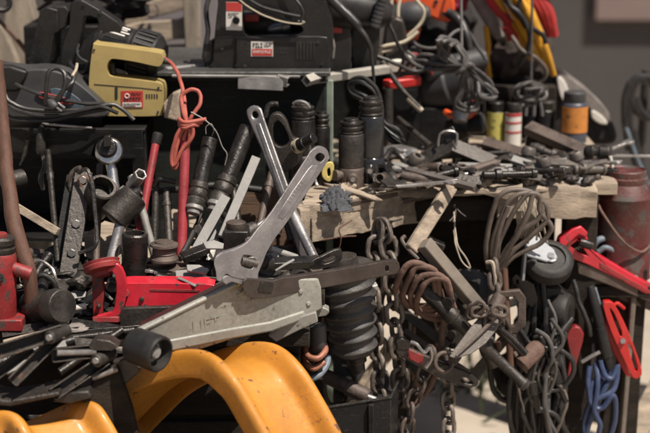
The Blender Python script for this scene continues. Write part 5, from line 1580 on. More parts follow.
# ---- red pipe wrench
t = thing('pipe_wrench', 'big red pipe wrench with a grey jaw bar pointing away', 'pipe wrench', P(600, 280, .2))
kp = ramp(.20, .0004, 560)
MB().prism([(560, 248), (559, 243), (574, 231), (580, 228), (586, 234), (592, 250), (600, 256), (634, 276), (664, 292), (664, 304), (620, 280), (586, 264), (570, 258)], kp, .028, holes=[[(570, 246), (578, 240), (584, 250), (588, 256), (580, 254)]], sub=1).build('handle_body', 'red', t, bev=.004, seg=3)
MB().prism([(577, 262), (592, 266), (664, 300), (664, 308), (610, 286), (578, 274)], lambda x, y: kp(x, y) + .004, .02).build('jaw_bar', 'iron', t, bev=.003)
MB().lathe(P(580, 242, .19), P(592, 246, .19), [(0, .009), (.3, .0105), (.7, .0105), (1, .009)], 18).build('worm_nut', 'dark', t)
MB().prism([(566, 268), (580, 262), (590, 270), (640, 296), (664, 310), (664, 316), (626, 302), (580, 280)], lambda x, y: kp(x, y) + .03, .012).build('lower_bar', 'iron', t, bev=.002)
cable('grey_hose', 'blue grey hose hoop rising behind the red pipe wrench', 'hose', [(594, 246, .27), (600, 240, .27), (614, 240, .28), (626, 250, .28), (630, 262, .28), (632, 272, .28)], .008, 'bluegrey')
cable('grey_hose', 'second blue grey hose hoop inside the first by the pipe wrench', 'hose', [(598, 252, .255), (606, 248, .255), (616, 254, .26), (622, 266, .26), (624, 276, .26)], .0065, 'bluegrey')
pw = bpy.data.objects['pipe_wrench']
MB().prism([(557, 250), (560, 240), (573, 229), (581, 226), (588, 233), (586, 238), (579, 235), (567, 245), (563, 254)], lambda x, y: kp(x, y) - .006, .040, sub=1).build('hook_jaw', 'red', pw, bev=.003)
mb = MB()
for k in range(6):
    mb.prism([(566 + k * 2.6, 254 - k * 1.5), (568.4 + k * 2.6, 252.6 - k * 1.5), (568.6 + k * 2.6, 256 - k * 1.5)], lambda x, y: kp(x, y) + .002, .022)
mb.build('jaw_teeth', 'dark2', pw)
MB().prism([(600, 262), (636, 283), (660, 296), (660, 299), (634, 287), (600, 267)], lambda x, y: kp(x, y) - .002, .004).build('recess', 'redold', pw, bev=.001)

# ---- red and black clamps (jumper)
t = thing('red_clamp', 'bright red slotted clamp handle hanging above the blue flexes', 'clamp', P(622, 380, .18))
MB().prism([(603, 306), (607, 302), (614, 304), (624, 322), (634, 346), (642, 370), (640, 377), (633, 378), (622, 356), (611, 332)], .18, .020, holes=[[(610, 310), (613, 311), (622, 332), (620, 336)], [(628, 346), (631, 346), (638, 368), (635, 370)]], sub=2).build('upper_grip', 'redp', t, bev=.003, seg=3)
MB().prism([(606, 316), (610, 328), (620, 352), (632, 378), (626, 376), (612, 350), (604, 328)], .21, .02, sub=1).build('lower_grip', 'redp', t, bev=.003)
MB().cyl(P(623, 341, .172), P(623, 341, .20), .006, 14).build('pivot', 'steel', t)
px_tube([(612, 306, .19), (618, 303, .19), (624, 308, .20)], .004, n=8).build('cord', 'redp', t)
t = thing('black_clamp', 'black clamp handle hanging beside the bright red one', 'clamp', P(600, 370, .17))
MB().lathe(P(590, 286, .19), P(601, 330, .17), [(0, .008), (.2, .011), (.8, .012), (1, .010)], 18).build('grip', 'blk2', t)
MB().lathe(P(600, 327, .17), P(609, 366, .165), [(0, .011), (.1, .013), (.75, .014), (.78, .011), (1, .010)], 18).build('grip', 'blk2', t)
cable('black_flex', 'single black flex hanging beside the black clamp handle', 'flex', [(574, 280, .2), (580, 304, .18), (588, 322, .17), (590, 336, .17)], .0055, 'wireb')
cable('blue_flex', 'pale blue flex running straight down past the black clamp', 'flex', [(594, 288, .21), (600, 310, .2), (604, 340, .19), (600, 366, .185)], .006, 'bluegrey')
cable('steel_clip', 'short pale steel clip behind the black clamp handle', 'clip', [(582, 362, .165), (592, 356, .16), (600, 352, .16)], .0045, 'steel', sub=1)
mb = MB()
for pl in ([(600, 360, .16), (604, 374, .15), (612, 378, .15), (618, 366, .16), (614, 388, .15), (604, 396, .14), (594, 400, .14), (592, 386, .15), (602, 372, .155)],
           [(590, 366, .16), (588, 384, .15), (592, 404, .14), (602, 408, .14), (612, 396, .14), (616, 404, .145), (614, 424, .15), (606, 450, .15)],
           [(608, 368, .17), (600, 384, .16), (590, 402, .15), (584, 424, .15), (588, 450, .15)],
           [(596, 364, .165), (598, 386, .14), (594, 410, .135), (600, 426, .14), (596, 450, .14)],
           [(614, 370, .165), (606, 386, .15), (598, 402, .145), (590, 420, .145), (582, 450, .15)]):
    px_tube(pl, .0062, n=9, mb=mb)
one('blue_flex', 'loose knot of blue flex hanging below the clamps', 'flex', mb, 'blue')

# ---- red can
t = thing('red_can', 'old dark red steel can with a conical shoulder and worn top', 'can', P(621, 274, .30))
c0, c1 = P(621, 276, .31), P(621, 169, .31)
c1.x, c1.y = c0.x, c0.y
MB().lathe(c0, c1, [(0, .058), (.01, .0605), (.02, .059), (.74, .059), (.76, .061), (.78, .059), (.86, .048), (.88, .045), (.9, .0455), (.93, .0455), (.94, .041), (.99, .041), (1, .039), (.985, .036), (.985, .004)], 48, k=1.1).build('body', 'redcan', t)
px_tube([(598, 204, .25), (604, 216, .23), (622, 240, .225), (640, 252, .24), (650, 246, .27)], .003, n=8).build('bail', 'rust', t)
one('can_stand', 'dark timber shelf bracket carrying the old red can', 'bracket', MB().abox((P(588, 0, .3).x, .235, c0.z - .03), (P(660, 0, .3).x, .38, c0.z - .0015)), 'woodd', bev=.003)

# ---- tangle over the straight flexes
for k, (m_, r_, pl, lb) in enumerate([
        ('wireb', .0055, [(520, 330, .1), (534, 346, .09), (560, 350, .09), (574, 366, .09), (562, 388, .09), (536, 392, .09), (522, 410, .09), (536, 440, .1)], 'black flex winding across the hanging bundles below the casters'),
        ('wireb', .0065, [(572, 318, .12), (560, 334, .1), (544, 352, .09), (528, 378, .09), (534, 404, .09), (556, 416, .09), (570, 440, .1)], 'thick black flex sagging diagonally over the hanging bundles'),
        ('wire', .004, [(548, 300, .11), (556, 322, .09), (550, 346, .085), (556, 370, .085), (548, 394, .085), (538, 380, .085), (544, 358, .085)], 'thin grey flex looped back on itself over the black bundles'),
        ('wirebr', .0045, [(514, 352, .1), (528, 372, .09), (548, 376, .088), (566, 396, .09), (560, 424, .09), (548, 446, .1)], 'brown flex straggling over the black bundles toward the ground')]):
    cable('tangled_flex', lb, 'flex', pl, r_, m_)
for k, (a, b, r_, m_, lb) in enumerate([
        ((540, 336, .1), (566, 402, .09), .008, 'dark', 'dark rod hanging aslant in the flex tangle'),
        ((566, 332, .1), (546, 390, .085), .006, 'dark2', 'thin dark rod crossing the flex tangle'),
        ((526, 346, .1), (538, 412, .09), .010, 'dark2', 'thick dark rod hanging behind the small hammer grip')]):
    one('hanging_rod', lb, 'rod', MB().lathe(P(*a), P(*b), [(0, r_ * .6), (.04, r_), (.5, r_), (.52, r_ * 1.5), (.7, r_ * 1.5), (.72, r_), (1, r_ * .8)], 14), m_)

# ================================================================== clutter standing on the plank table
# ---- spray cans and bottles
def bottle(label, x, y0, yb, rp, Y, mat, capmat, prof=None, cat='bottle', name='bottle', band=None):
    s = S(Y)
    base = P(x, yb, Y)
    H = (yb - y0) * s * 1.03
    r = rp * s
    t = thing(name, label, cat, base)
    q = lambda f: base + V((0, 0, H * f))
    MB().lathe(q(0), q(.8), [(0, r * .9), (.02, r), (.93, r), (.98, r * .9), (1, r * .8)], 28).build('body', mat, t)
    MB().lathe(q(.79), q(1), [(0, r * .82), (.1, r * .86), (.9, r * .84), (1, r * .75)], 24).build('cap', capmat, t)
    if band:
        f0, f1, m = band
        mb = MB()
        rings = []
        for k in range(17):
            a = rad(-160 + 140 * k / 16)
            d = V((math.cos(a), math.sin(a), 0))
            rings.append([q(f0) + d * (r + .0004), q(f1) + d * (r + .0004), q(f1) + d * (r + .0014), q(f0) + d * (r + .0014)])
        mb.loops(rings)
        lb = mb.build('label_band', m, t)
        return t, lb, q, r
    return t, None, q, r


bottle('dark spray can with a wide orange label on the table end', 573, 93, 142, 13, .62, 'bluecan', 'gry', band=(.22, .72, 'orlab'), cat='spray can', name='spray_can')
t_, lb, q, r = bottle('slim black bottle with a white and red label', 512, 104, 150, 8, .60, 'blk', 'blk', band=(.1, .8, 'paper'))
mb = MB()
for f0, f1 in ((.58, .62), (.38, .42), (.74, .80)):
    mb.loops([[q(f0) + V((math.cos(a), math.sin(a), 0)) * (r + .0015), q(f1) + V((math.cos(a), math.sin(a), 0)) * (r + .0015), q(f1) + V((math.cos(a), math.sin(a), 0)) * (r + .0022), q(f0) + V((math.cos(a), math.sin(a), 0)) * (r + .0022)] for a in (rad(-150 + 120 * k / 12) for k in range(13))])
mb.build('red_stripe', 'labred', lb)
bottle('dark bottle with a dirty yellow label beside the slim black one', 495, 103, 146, 9, .62, 'blk', 'blk', band=(.15, .78, 'ylab'))
bottle('stubby black cylinder behind the long grey jack arm', 545, 102, 140, 10, .66, 'dark', 'dark2', cat='canister', name='canister')
bottle('dark grey canister between the yellow labelled bottle and the string hank', 530, 106, 138, 9, .68, 'gry', 'dark', cat='canister', name='canister')
bottle('short dark tin with a dusty lid behind the slim black bottle', 519, 97, 128, 10, .74, 'dark2', 'dark2', cat='tin', name='tin')

# ---- scissor jacks and arms on the table
t = thing('jack_strut', 'long grey channel jack arm ending in a knuckle with a white pin', 'jack arm', P(560, 160, .45))
MB().channel(P(528, 124, .50), P(592, 152, .38), .032, .022, .004, V((.1, -.6, .8))).build('channel', 'iron', t, bev=.001)
MB().prism([(528, 128), (560, 144), (590, 158), (588, 168), (550, 164), (524, 152)], ramp(.50, -.0017, 528), .012).build('side_plate', 'dark', t, bev=.002)
MB().lathe(P(584, 152, .36), P(612, 153, .34), [(0, .010), (.1, .016), (.35, .018), (.4, .013), (.55, .013), (.6, .018), (.9, .017), (1, .011)], 20).build('knuckle', 'dark2', t, bev=.001)
MB().cyl(P(610, 156, .33), P(613, 170, .325), .0045, 12, .001).build('pin', 'white', t)
t = thing('jack_strut', 'shorter pale grey channel arm with a dark knuckle beside the brass scrap', 'jack arm', P(510, 160, .40))
MB().channel(P(484, 140, .48), P(536, 156, .40), .030, .020, .004, V((.1, -.6, .8))).build('channel', 'iron', t, bev=.001)
MB().prism([(486, 145), (536, 160), (536, 166), (500, 170), (480, 158)], ramp(.48, -.0015, 486), .012).build('side_plate', 'dark', t, bev=.002)
MB().lathe(P(530, 146, .42), P(556, 156, .40), [(0, .008), (.2, .013), (.5, .013), (.55, .010), (.8, .010), (.82, .015), (1, .014)], 18).build('knuckle', 'dark2', t, bev=.001)
t = thing('scissor_jack', 'black scissor jack half open on the planks behind the beam', 'scissor jack', P(440, 178, .35))
for a, b in (((398, 168, .42), (452, 140, .40)), ((452, 142, .40), (500, 162, .38)), ((404, 172, .40), (470, 166, .36)), ((470, 164, .38), (512, 160, .40))):
    MB().channel(P(*a) + V((0, -.05, .004)), P(*b) + V((0, -.05, .004)), .032, .018, .003, V((.1, -.8, .6))).build('arm', 'dark2', t, bev=.001)
MB().bar(P(444, 138, .37), P(456, 132, .37), .030, .03, V((0, -1, .3))).build('saddle', 'dark', t, bev=.002)
MB().cyl(P(410, 160, .39), P(508, 152, .37), .0055, 12).build('screw_rod', 'dark2', t)
MB().lathe(P(504, 158, .37), P(514, 158, .37), [(0, .010), (.5, .016), (1, .011)], 16).build('nut', 'dark2', t)
one('u_bracket', 'thin steel U bracket standing up on the half open scissor jack', 'bracket', px_tube([(438, 146, .35), (440, 134, .35), (449, 131, .35), (457, 134, .35), (456, 146, .35)], .0028, n=7, sub=2), 'steel')

# ---- grinder/motors in the middle distance
t = thing('grey_motor', 'big dusty grey motor under the wire hank', 'motor', P(440, 116, .60))
MB().lathe(P(415, 92, .68), P(474, 76, .62), [(0, .02), (.05, .055), (.3, .066), (.62, .064), (.66, .058), (.9, .055), (1, .03)], 36).build('housing', 'gry', t)
MB().cyl(P(424, 72, .60), P(484, 58, .66), .026, 20, .004).build('upper_body', 'gry', t)
MB().abox((P(420, 0, .66).x, .60, TZ), (P(470, 0, .66).x, .72, P(440, 104, .66).z)).build('stand', 'blkpaint', t, bev=.004)
one('grinder_body', 'black dusty grinder body lying below the wire hank', 'grinder', MB().lathe(P(446, 128, .52), P(486, 122, .50), [(0, .012), (.08, .026), (.3, .034), (.55, .030), (.6, .022), (.9, .026), (1, .016)], 26), 'blk')
one('red_strap', 'red strap end looped over the black grinder body', 'strap', px_tube([(446, 112, .50), (454, 116, .48), (466, 117, .48), (476, 108, .49), (474, 98, .50)], .008, n=8), 'orgp')
one('steel_cup', 'bright steel rim of a cup beside the red strap', 'cup', MB().lathe(P(460, 122, .47), P(461, 113, .48), [(0, .016), (.7, .021), (1, .022), (1, .018), (.2, .012)], 24), 'steel')
cable('grey_bar', 'dull steel bar lying aslant behind the tall black bottle jack', 'bar', [(398, 118, .48), (430, 146, .40)], [.006, .009], 'dark2', sub=1)
one('chrome_lump', 'bright rounded steel lump behind the tall black bottle jack', 'lump', MB().blob(P(397, 152, .40), .045, .03, .016, .3, 2, 3, 21), 'steel')
one('tyre_iron', 'dark curved iron lying flat between the bottle jack and scissor jack', 'iron', px_tube([(384, 160, .30), (392, 150, .33), (402, 158, .33), (412, 170, .30), (428, 176, .28)], .0075, n=9), 'dark')
one('yellow_tag', 'small yellow tag among the irons behind the beam', 'tag', MB().bar(P(466, 158, .36), P(476, 155, .36), .012, .004), 'ylab', bev=.001)
one('yellow_tag', 'second yellow tag lying lower near a copper scrap', 'tag', MB().bar(P(467, 178, .28), P(480, 174, .28), .012, .006), 'ylab', bev=.001)
one('copper_scrap', 'copper coloured scrap lying beside the lower yellow tag', 'scrap', MB().blob(P(462, 181, .27), .014, .012, .010, .4, 2, 2, 4), 'copper')
one('orange_clip', 'tiny orange clip standing on the split boards', 'clip', px_tube([(529, 164, .27), (531, 169, .265), (534, 165, .27), (532, 169, .265), (533, 176, .265)], .0032, n=6, sub=2), 'orgp')

# ---- grey wire hanks with hanging strings
def wirehank(label, c, n, R1, R2, r, mat, tail=0):
    mb = MB()
    for k in range(n):
        a0 = rnd.uniform(0, 6.28)
        rr = rnd.uniform(.6, 1)
        tx, ty = rnd.uniform(-.3, .3), rnd.uniform(-.3, .3)
        pl = []
        for j in range(8):
            a = a0 + j * 2 * math.pi / 8
            pl.append((c[0] + R1 * rr * math.cos(a) + 6 * tx * math.sin(a), c[1] + R2 * rr * math.sin(a) + 8 * ty * math.cos(2 * a) + rnd.uniform(-1.5, 1.5), c[2] + .02 * math.sin(a + k) + rnd.uniform(-.01, .01)))
        px_tube(pl, r, n=8, closed=True, mb=mb)
    return mb


mb = MB()
for k in range(6):
    o_ = rnd.uniform(-2, 2)
    j = lambda: rnd.uniform(-7, 7)
    px_tube([(460 + o_, 66, .44), (446 + j(), 54 + j(), .45), (444 + j(), 42 + j() * .6, .45 + rnd.uniform(-.03, .03)), (454 + j(), 42 + j() * .5, .45), (463 + j() * .4, 54, .44), (466 + o_, 68, .43)], .0052, n=8, mb=mb)
    px_tube([(462 + o_, 64, .44), (472 + j(), 80 + j() * .4, .44), (482 + j(), 96 + j() * .8, .45 + rnd.uniform(-.03, .03)), (490 + j(), 96 + j(), .45), (484 + j(), 80 + j() * .6, .45), (470 + o_, 66, .43)], .0052, n=8, mb=mb)
    px_tube([(464 + o_, 66, .43), (442 + j(), 66 + j(), .46), (422 + j(), 64 + j() * 1.5, .48), (408 + j(), 56 + j() * 1.6, .5)], .0046, n=8, mb=mb)
    px_tube([(464 + o_, 68, .43), (462 + j(), 86 + j(), .44), (462 + j(), 106 + j() * .5, .46 + rnd.uniform(-.02, .02)), (478 + j(), 104 + j(), .46), (474 + j(), 84, .45)], .0048, n=8, mb=mb)
for k in range(5):
    px_tube([(456 + k * 1.6, 74 - k, .425), (462 + k * 1.6, 70 - k * 1.4, .415), (469 + k, 62 + k, .425)], .0055, n=8, mb=mb)
one('grey_flex', 'big hank of grey flex bound at its waist over the motor', 'flex', mb, 'wire')
mb = wirehank('', (531, 92, .62), 8, 16, 9, .0045, 'wire')
for k in range(4):
    px_tube([(528 + k * 3, 84, .62), (522 + k * 6, 98, .61), (518 + k * 8, 116, .6)], .0042, n=8, mb=mb)
one('grey_flex', 'smaller hank of grey flex hanging on a string above the bottles', 'flex', mb, 'wire')
# overhead rail the hanks hang from
t = thing('overhead_rail', 'dark rail above the stall from which strings and straps hang', 'rail', P(500, -70, .62))
MB().cyl(P(420, -74, .66), P(700, -82, .66), .012, 14).build('rail_pipe', 'dark2', t)
q = P(698, -82, .66)
MB().cyl((q.x, q.y, -.02), q, .014, 14).build('post', 'dark2', t)
for x in (424,):
    MB().cyl(P(x, -76, .70), (P(x, -76, .70).x, .95, TZ + .2), .010, 12).build('stay', 'dark2', t)
cable('hang_string', 'grey string dropping straight to the big grey flex hank', 'string', [(461, -75, .65), (461, -10, .55), (462, 62, .435)], .0034, 'wire', n=7, sub=2)
cable('hang_string', 'grey string dropping straight to the smaller flex hank', 'string', [(532, -78, .65), (532, 10, .635), (531, 84, .62)], .0034, 'wire', n=7, sub=2)

# ---- dark heap behind: boxes, bag, helmet-like case
mb = MB()
mb.blob(P(440, 30, .86), .085, .09, .085, .3, 2, 4, 2)
one('black_bag', 'black bag sunk behind the orange drill and the grey flex hank', 'bag', mb, 'bag')
one('packing_box', 'dark carton behind the grey motor carrying the black bag', 'box', MB().abox((P(392, 0, .9).x, .78, TZ), (P(482, 0, .9).x, .93, P(440, 56, .86).z)), 'blkpaint', bev=.004)
one('packing_box', 'dark carton under the orange drill', 'box', MB().abox((P(388, 0, .7).x, .60, TZ), (P(420, 0, .7).x, .72, P(410, 44, .64).z)), 'blkpaint', bev=.004)
one('packing_box', 'dark carton behind the bottles carrying the straps', 'box', MB().abox((P(488, 0, .9).x, .76, TZ), (P(552, 0, .9).x, .92, P(520, 84, .8).z)), 'woodd', bev=.004)
mb = MB()
mb.blob(P(518, 52, .86), .085, .07, .09, .35, 2, 4, 6)
one('brown_bag', 'dark brown cloth bag beneath the yellow and red straps', 'bag', mb, M('brown_fabric', (.05, .036, .03), .9, 0, .35, 30, bump=.4, bscale=250))
one('red_cloth', 'dark red cloth bunched behind the overhead string', 'cloth', MB().blob(P(456, 2, .80), .032, .03, .03, .4, 2, 3, 3), M('crimson_fabric', (.20, .012, .03), .8, 0, .3, 30, bump=.3))
cable('grey_sleeve', 'grey fabric sleeve sloping down beside the dark brown bag', 'sleeve', [(470, -16, .78), (482, 4, .76), (492, 22, .75), (500, 38, .75)], [.022, .021, .018, .012], 'bagg', n=14)
# strap fabric over the heap
def strap(label, pls, r, mat, asp=.45):
    mb = MB()
    for pl in pls:
        px_tube(pl, r, n=10, mb=mb)
    return one('strap', label, 'strap', mb, mat)


strap('thick yellow strap bundle hanging over the dark brown bag', [[(490 + 5 * k, -60, .70 + .01 * k), (502 + 5 * k + rnd.uniform(-4, 4), -14, .69), (518 + 5 * k + rnd.uniform(-4, 4), 16, .68 + rnd.uniform(-.02, .02)), (534 + 4 * k + rnd.uniform(-5, 5), 44, .69), (544 + 3 * k + rnd.uniform(-4, 4), 66 + 3 * k, .72)] for k in range(4)] + [[(492, -20, .72), (500, 6, .71), (512, 28, .70), (524, 44, .70), (532, 60, .71)]], [.012, .012, .013, .012, .008], 'fyel')
cable('dark_rope', 'dark rope crossing over the yellow strap bundle', 'rope', [(500, -30, .65), (508, 2, .645), (520, 14, .64), (530, 34, .64), (526, 52, .65), (518, 66, .66)], .0065, 'wireb')
cable('dark_rope', 'brown rope looped loosely under the yellow strap bundle', 'rope', [(512, 36, .65), (522, 50, .64), (536, 58, .64), (546, 70, .66), (540, 82, .67), (526, 78, .66)], .0055, 'wirebr')
strap('bright red strap hanging beside the yellow bundle', [[(514 + 5 * k, -60, .74), (528 + 5 * k, -10, .73), (541 + 4 * k, 12, .73), (551 + 2 * k, 36, .74)] for k in range(3)], [.012, .013, .014, .010], 'fred')
strap('dark blue black strap crossing the yellow bundle with a buckle', [[(494, -20, .66), (510, 6, .66), (524, 22, .66), (536, 30, .66), (544, 36, .66), (546, 44, .66)], [(520, -10, .67), (520, 14, .66), (526, 28, .66)]], .006, 'blk')
strap('small red strap folded under the dark crossing strap', [[(486, -10, .72), (496, 8, .71), (508, 22, .70), (512, 40, .70)], [(506, 26, .69), (512, 34, .69), (518, 40, .70)]], .012, 'fred')
strap('yellow cord hanging straight by the grey sleeve', [[(486, 26, .74), (488, 44, .74), (487, 62, .75), (489, 78, .76)]], .007, 'fyel')

# ---- rounded pale-backed case at the table end (child seat / helmet)
t = thing('black_holdall', 'rounded black holdall with pale worn top at the table end', 'holdall', P(585, 150, .85))
MB().prism([(540, 90), (552, 74), (562, 72), (576, 82), (594, 96), (608, 112), (616, 128), (618, 140), (606, 146), (560, 142), (542, 130)], .80, .12, sub=3).build('body', 'bag', t, bev=.02, seg=3)
MB().prism([(556, 78), (562, 73), (578, 83), (596, 97), (609, 113), (612, 122), (600, 118), (584, 104), (566, 92)], .79, .13, sub=3).build('top_panel', 'bagg', t, bev=.01, seg=3)
MB().prism([(557, 80), (561, 77), (567, 86), (570, 100), (566, 104), (560, 96)], .782, .012, sub=2).build('pale_patch', 'paper', t, bev=.003)
MB().prism([(592, 110), (602, 116), (608, 124), (600, 124), (592, 118)], .784, .012, sub=2).build('pale_patch', 'white', t, bev=.003)
# coil of black flex behind the can
mb = MB()
for k in range(5):
    o_ = k * 1.6
    px_tube([(628 + o_, 150, .95), (624 + o_, 120, .95), (626 + o_, 92, .95), (636 + o_, 78, .95), (650 + o_, 80, .96), (656 + o_, 100, .97), (648 + o_, 118, .96), (636 + o_, 112, .95), (630 + o_, 98, .95)], .0085, n=9, mb=mb)
    px_tube([(628 + o_, 130, .95), (634 + o_, 160, .94), (644 + o_, 190, .93), (650 + o_, 220, .93)], .0075, n=9, mb=mb)
one('black_flex', 'large coil of black flex hanging far behind the red can', 'flex', mb, 'wireb')
cable('blue_flex', 'blue flex strand hanging from the far black coil', 'flex', [(626, 128, .93), (636, 156, .92), (648, 184, .92), (658, 210, .92)], .006, 'bluegrey')
t = thing('coat_stand', 'dark upright stand carrying the far black flex coil', 'stand', (P(646, 0, 1.0).x, 1.0, 0))
MB().cyl((P(646, 0, 1.0).x, 1.0, 0), P(646, 70, 1.0), .012, 12).build('upright', 'dark2', t)
MB().cyl(P(646, 78, 1.0), P(644, 82, .94), .008, 10).build('peg', 'dark2', t)
MB().lathe((P(646, 0, 1.0).x, 1.0, -.02), (P(646, 0, 1.0).x, 1.0, .02), [(0, .16), (.8, .16), (1, .02)], 24).build('foot', 'dark2', t)

# ---- under the table
t = thing('dark_backdrop', 'dark timber box added beneath the table top as a dark backdrop', 'crate', P(440, 320, .45))  # added box serving as dark backdrop behind the hanging tools
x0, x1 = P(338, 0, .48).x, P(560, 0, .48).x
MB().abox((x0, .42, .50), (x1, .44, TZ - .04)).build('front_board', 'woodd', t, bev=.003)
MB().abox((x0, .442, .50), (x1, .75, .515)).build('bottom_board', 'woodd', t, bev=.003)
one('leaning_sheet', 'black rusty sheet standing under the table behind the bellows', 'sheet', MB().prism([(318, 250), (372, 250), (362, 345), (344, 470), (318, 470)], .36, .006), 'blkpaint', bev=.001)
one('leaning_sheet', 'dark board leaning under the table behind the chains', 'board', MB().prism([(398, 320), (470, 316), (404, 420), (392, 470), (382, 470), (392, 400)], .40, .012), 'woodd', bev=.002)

# ================================================================== scraps: copies in loops
def dup(src, loc, rot, label=None, group=None):
    c = src.copy()
    COL.objects.link(c)
    c.location = loc
    c.rotation_euler = rot
    for k, v in (('label', label), ('group', group)):
        if v:
            c[k] = v
    for ch in src.children:
        d = ch.copy()
        COL.objects.link(d)
        d.parent = c
    return c


def scatter(src, spots, first=True):
    for i, (loc, rot) in enumerate(spots):
        if i == 0:
            src.location, src.rotation_euler = loc, rot
        else:
            dup(src, loc, rot)


def rrot(flat=True):
    return (rnd.uniform(-.3, .3), rnd.uniform(-.3, .3), rnd.uniform(0, 6.28))


def table_spot(dz=0., hi=False):
    px = rnd.uniform(335, 605)
    py = rnd.uniform(160, 190) - (px - 335) * .02
    p = G(px, py, TZ + dz)
    p.y = max(p.y, .02 + max(0, (px - 320) * .0014))
    return p


def step_spot(z=.675):
    return V((rnd.uniform(-.62, -.03), rnd.uniform(-.11, .14), z + rnd.uniform(0, .006)))


def front_spot():
    return V((rnd.uniform(-.64, -.20), rnd.uniform(-.19, -.12), .618 + rnd.uniform(.0, .008)))


O = (0, 0, 0)
GN = 'hex nuts lying among the scrap'
nut = one('hex_nut', 'small grimy hex nut lying loose among the scrap', 'nut', MB().pipe((0, 0, 0), (0, 0, .010), .0125, .0062, 6), 'iron', GN, org=O, bev=.0012)
scatter(nut, [(step_spot(), rrot()) for _ in range(16)] + [(table_spot(.004), rrot()) for _ in range(14)] + [(front_spot(), rrot()) for _ in range(8)])
GB = 'loose bolts lying among the scrap'
bo = thing('loose_bolt', 'loose steel bolt lying flat among the scrap', 'bolt', O, GB)
MB().lathe((0, 0, .009), (.010, 0, .009), [(0, .0085), (.1, .0095), (1, .0095)], 6).build('head', 'dark2', bo, bev=.0008)
MB().lathe((.010, 0, .009), (.055, 0, .009), [(0, .0052), (.5, .0052), (.52, .0048), (.97, .0048), (1, .004)], 12).build('shank', 'steel', bo)
scatter(bo, [(step_spot(), rrot()) for _ in range(16)] + [(table_spot(.004), rrot()) for _ in range(14)] + [(front_spot(), rrot()) for _ in range(8)])
GS = 'open spanners lying in the scrap'
sp = one('open_spanner', 'flat open ended spanner lying flat in the scrap', 'spanner',
         MB().poly([(-.01, -.011, 0), (.004, -.016, 0), (.018, -.011, 0), (.026, -.006, 0), (.13, -.0055, 0), (.138, -.012, 0), (.152, -.013, 0), (.158, -.006, 0), (.146, -.004, 0), (.146, .004, 0), (.158, .006, 0), (.152, .013, 0), (.138, .012, 0), (.13, .0055, 0), (.026, .006, 0), (.018, .011, 0), (.004, .016, 0), (-.01, .011, 0), (.004, .005, 0), (.004, -.005, 0)], V((0, 0, .006))), 'steel', GS, org=O, bev=.001)
scatter(sp, [(step_spot(.685), (rnd.uniform(-.25, .25), rnd.uniform(-.3, .1), rnd.uniform(0, 6.28))) for _ in range(10)] + [(table_spot(.012), (rnd.uniform(-.2, .2), rnd.uniform(-.2, .2), rnd.uniform(0, 6.28))) for _ in range(9)])
GK = 'short sockets among the scrap'
so_ = thing('short_socket', 'short grimy socket tipped among the scrap', 'socket', O, GK)
MB().lathe((0, 0, 0), (.034, 0, 0), [(.3, .003), (.3, .010), (0, .0105), (0, .0135), (.05, .0145), (.5, .0145), (.53, .0125), (.96, .0125), (1, .011), (1, .004)], 22).build('body', 'dark2', so_)
MB().lathe((.033, 0, 0), (.0345, 0, 0), [(0, .007), (1, .007)], 4).build('square_drive', 'ink', so_)
scatter(so_, [(step_spot(.688), (rnd.uniform(-.4, .4), rnd.uniform(-.6, .6), rnd.uniform(0, 6.28))) for _ in range(16)] + [(table_spot(.015), (rnd.uniform(-.4, .4), rnd.uniform(-.5, .5), rnd.uniform(0, 6.28))) for _ in range(14)])
GI = 'dark iron odds in the scrap heap'
ir = one('iron_lump', 'dark lump of iron casting in the scrap heap', 'iron scrap', MB().blob((0, 0, .012), .042, .024, .016, .5, 1.7, 3, 17), 'dark2', GI, org=O, sharp=75)
sc_spots = [(step_spot(.68), rrot()) for _ in range(22)] + [(table_spot(.006), rrot()) for _ in range(9)] + [(front_spot(), rrot()) for _ in range(14)]
scatter(ir, sc_spots)
GW = 'splinters of bleached wood along the beam top'
wd = one('wood_splinter', 'bleached wood splinter lying along the beam top', 'splinter', MB().blob((0, 0, .006), .06, .012, .007, .35, 1.6, 3, 31), 'wood', GW, org=O, sharp=180)
sps = []
for k in range(9):
    f = rnd.random()
    if k % 2:
        p = B0.lerp(B1, rnd.uniform(.1, 1)) + V((-.01, rnd.uniform(.0, .06), .002))
    else:
        p = D0.lerp(C1, f) + V((0, rnd.uniform(-.004, .07), .004))
    sps.append((p, (rnd.uniform(-.2, .2), rnd.uniform(-.2, .2), rnd.uniform(-.5, .7))))
scatter(wd, sps)
GR = 'pale rubble lumps on the table front'
rb = one('rubble_lump', 'pale crumbling lump of rubble on the table front', 'rubble', MB().blob((0, 0, .008), .022, .018, .012, .6, 2.6, 3, 44), 'stone', GR, org=O, sharp=180)
sps = []
for k in range(16):
    p = (B0.lerp(B1, rnd.uniform(.2, 1)) if k % 2 else D0.lerp(C1, rnd.random())) + V((0, rnd.uniform(.005, .10), .001))
    sps.append((p, (rnd.uniform(-.3, .3), rnd.uniform(-.3, .3), rnd.uniform(0, 6.28))))
scatter(rb, sps)
GP = 'flat steel plates in the scrap'
pl_ = one('flat_plate', 'flat drilled steel plate lying in the scrap', 'plate', MB().poly([(-.05, -.014, 0), (.045, -.016, 0), (.052, -.008, 0), (.052, .010, 0), (.04, .016, 0), (-.045, .015, 0)], V((0, 0, .006))), 'dark2', GP, org=O, bev=.0012)
scatter(pl_, [(step_spot(.69), (rnd.uniform(-.35, .35), rnd.uniform(-.35, .35), rnd.uniform(0, 6.28))) for _ in range(14)] + [(table_spot(.014), (rnd.uniform(-.35, .35), rnd.uniform(-.35, .35), rnd.uniform(0, 6.28))) for _ in range(16)] + [(front_spot() + V((0, 0, .01)), (rnd.uniform(-.2, .2), rnd.uniform(-.2, .2), rnd.uniform(0, 6.28))) for _ in range(8)])
GT = 'short iron tubes in the scrap'
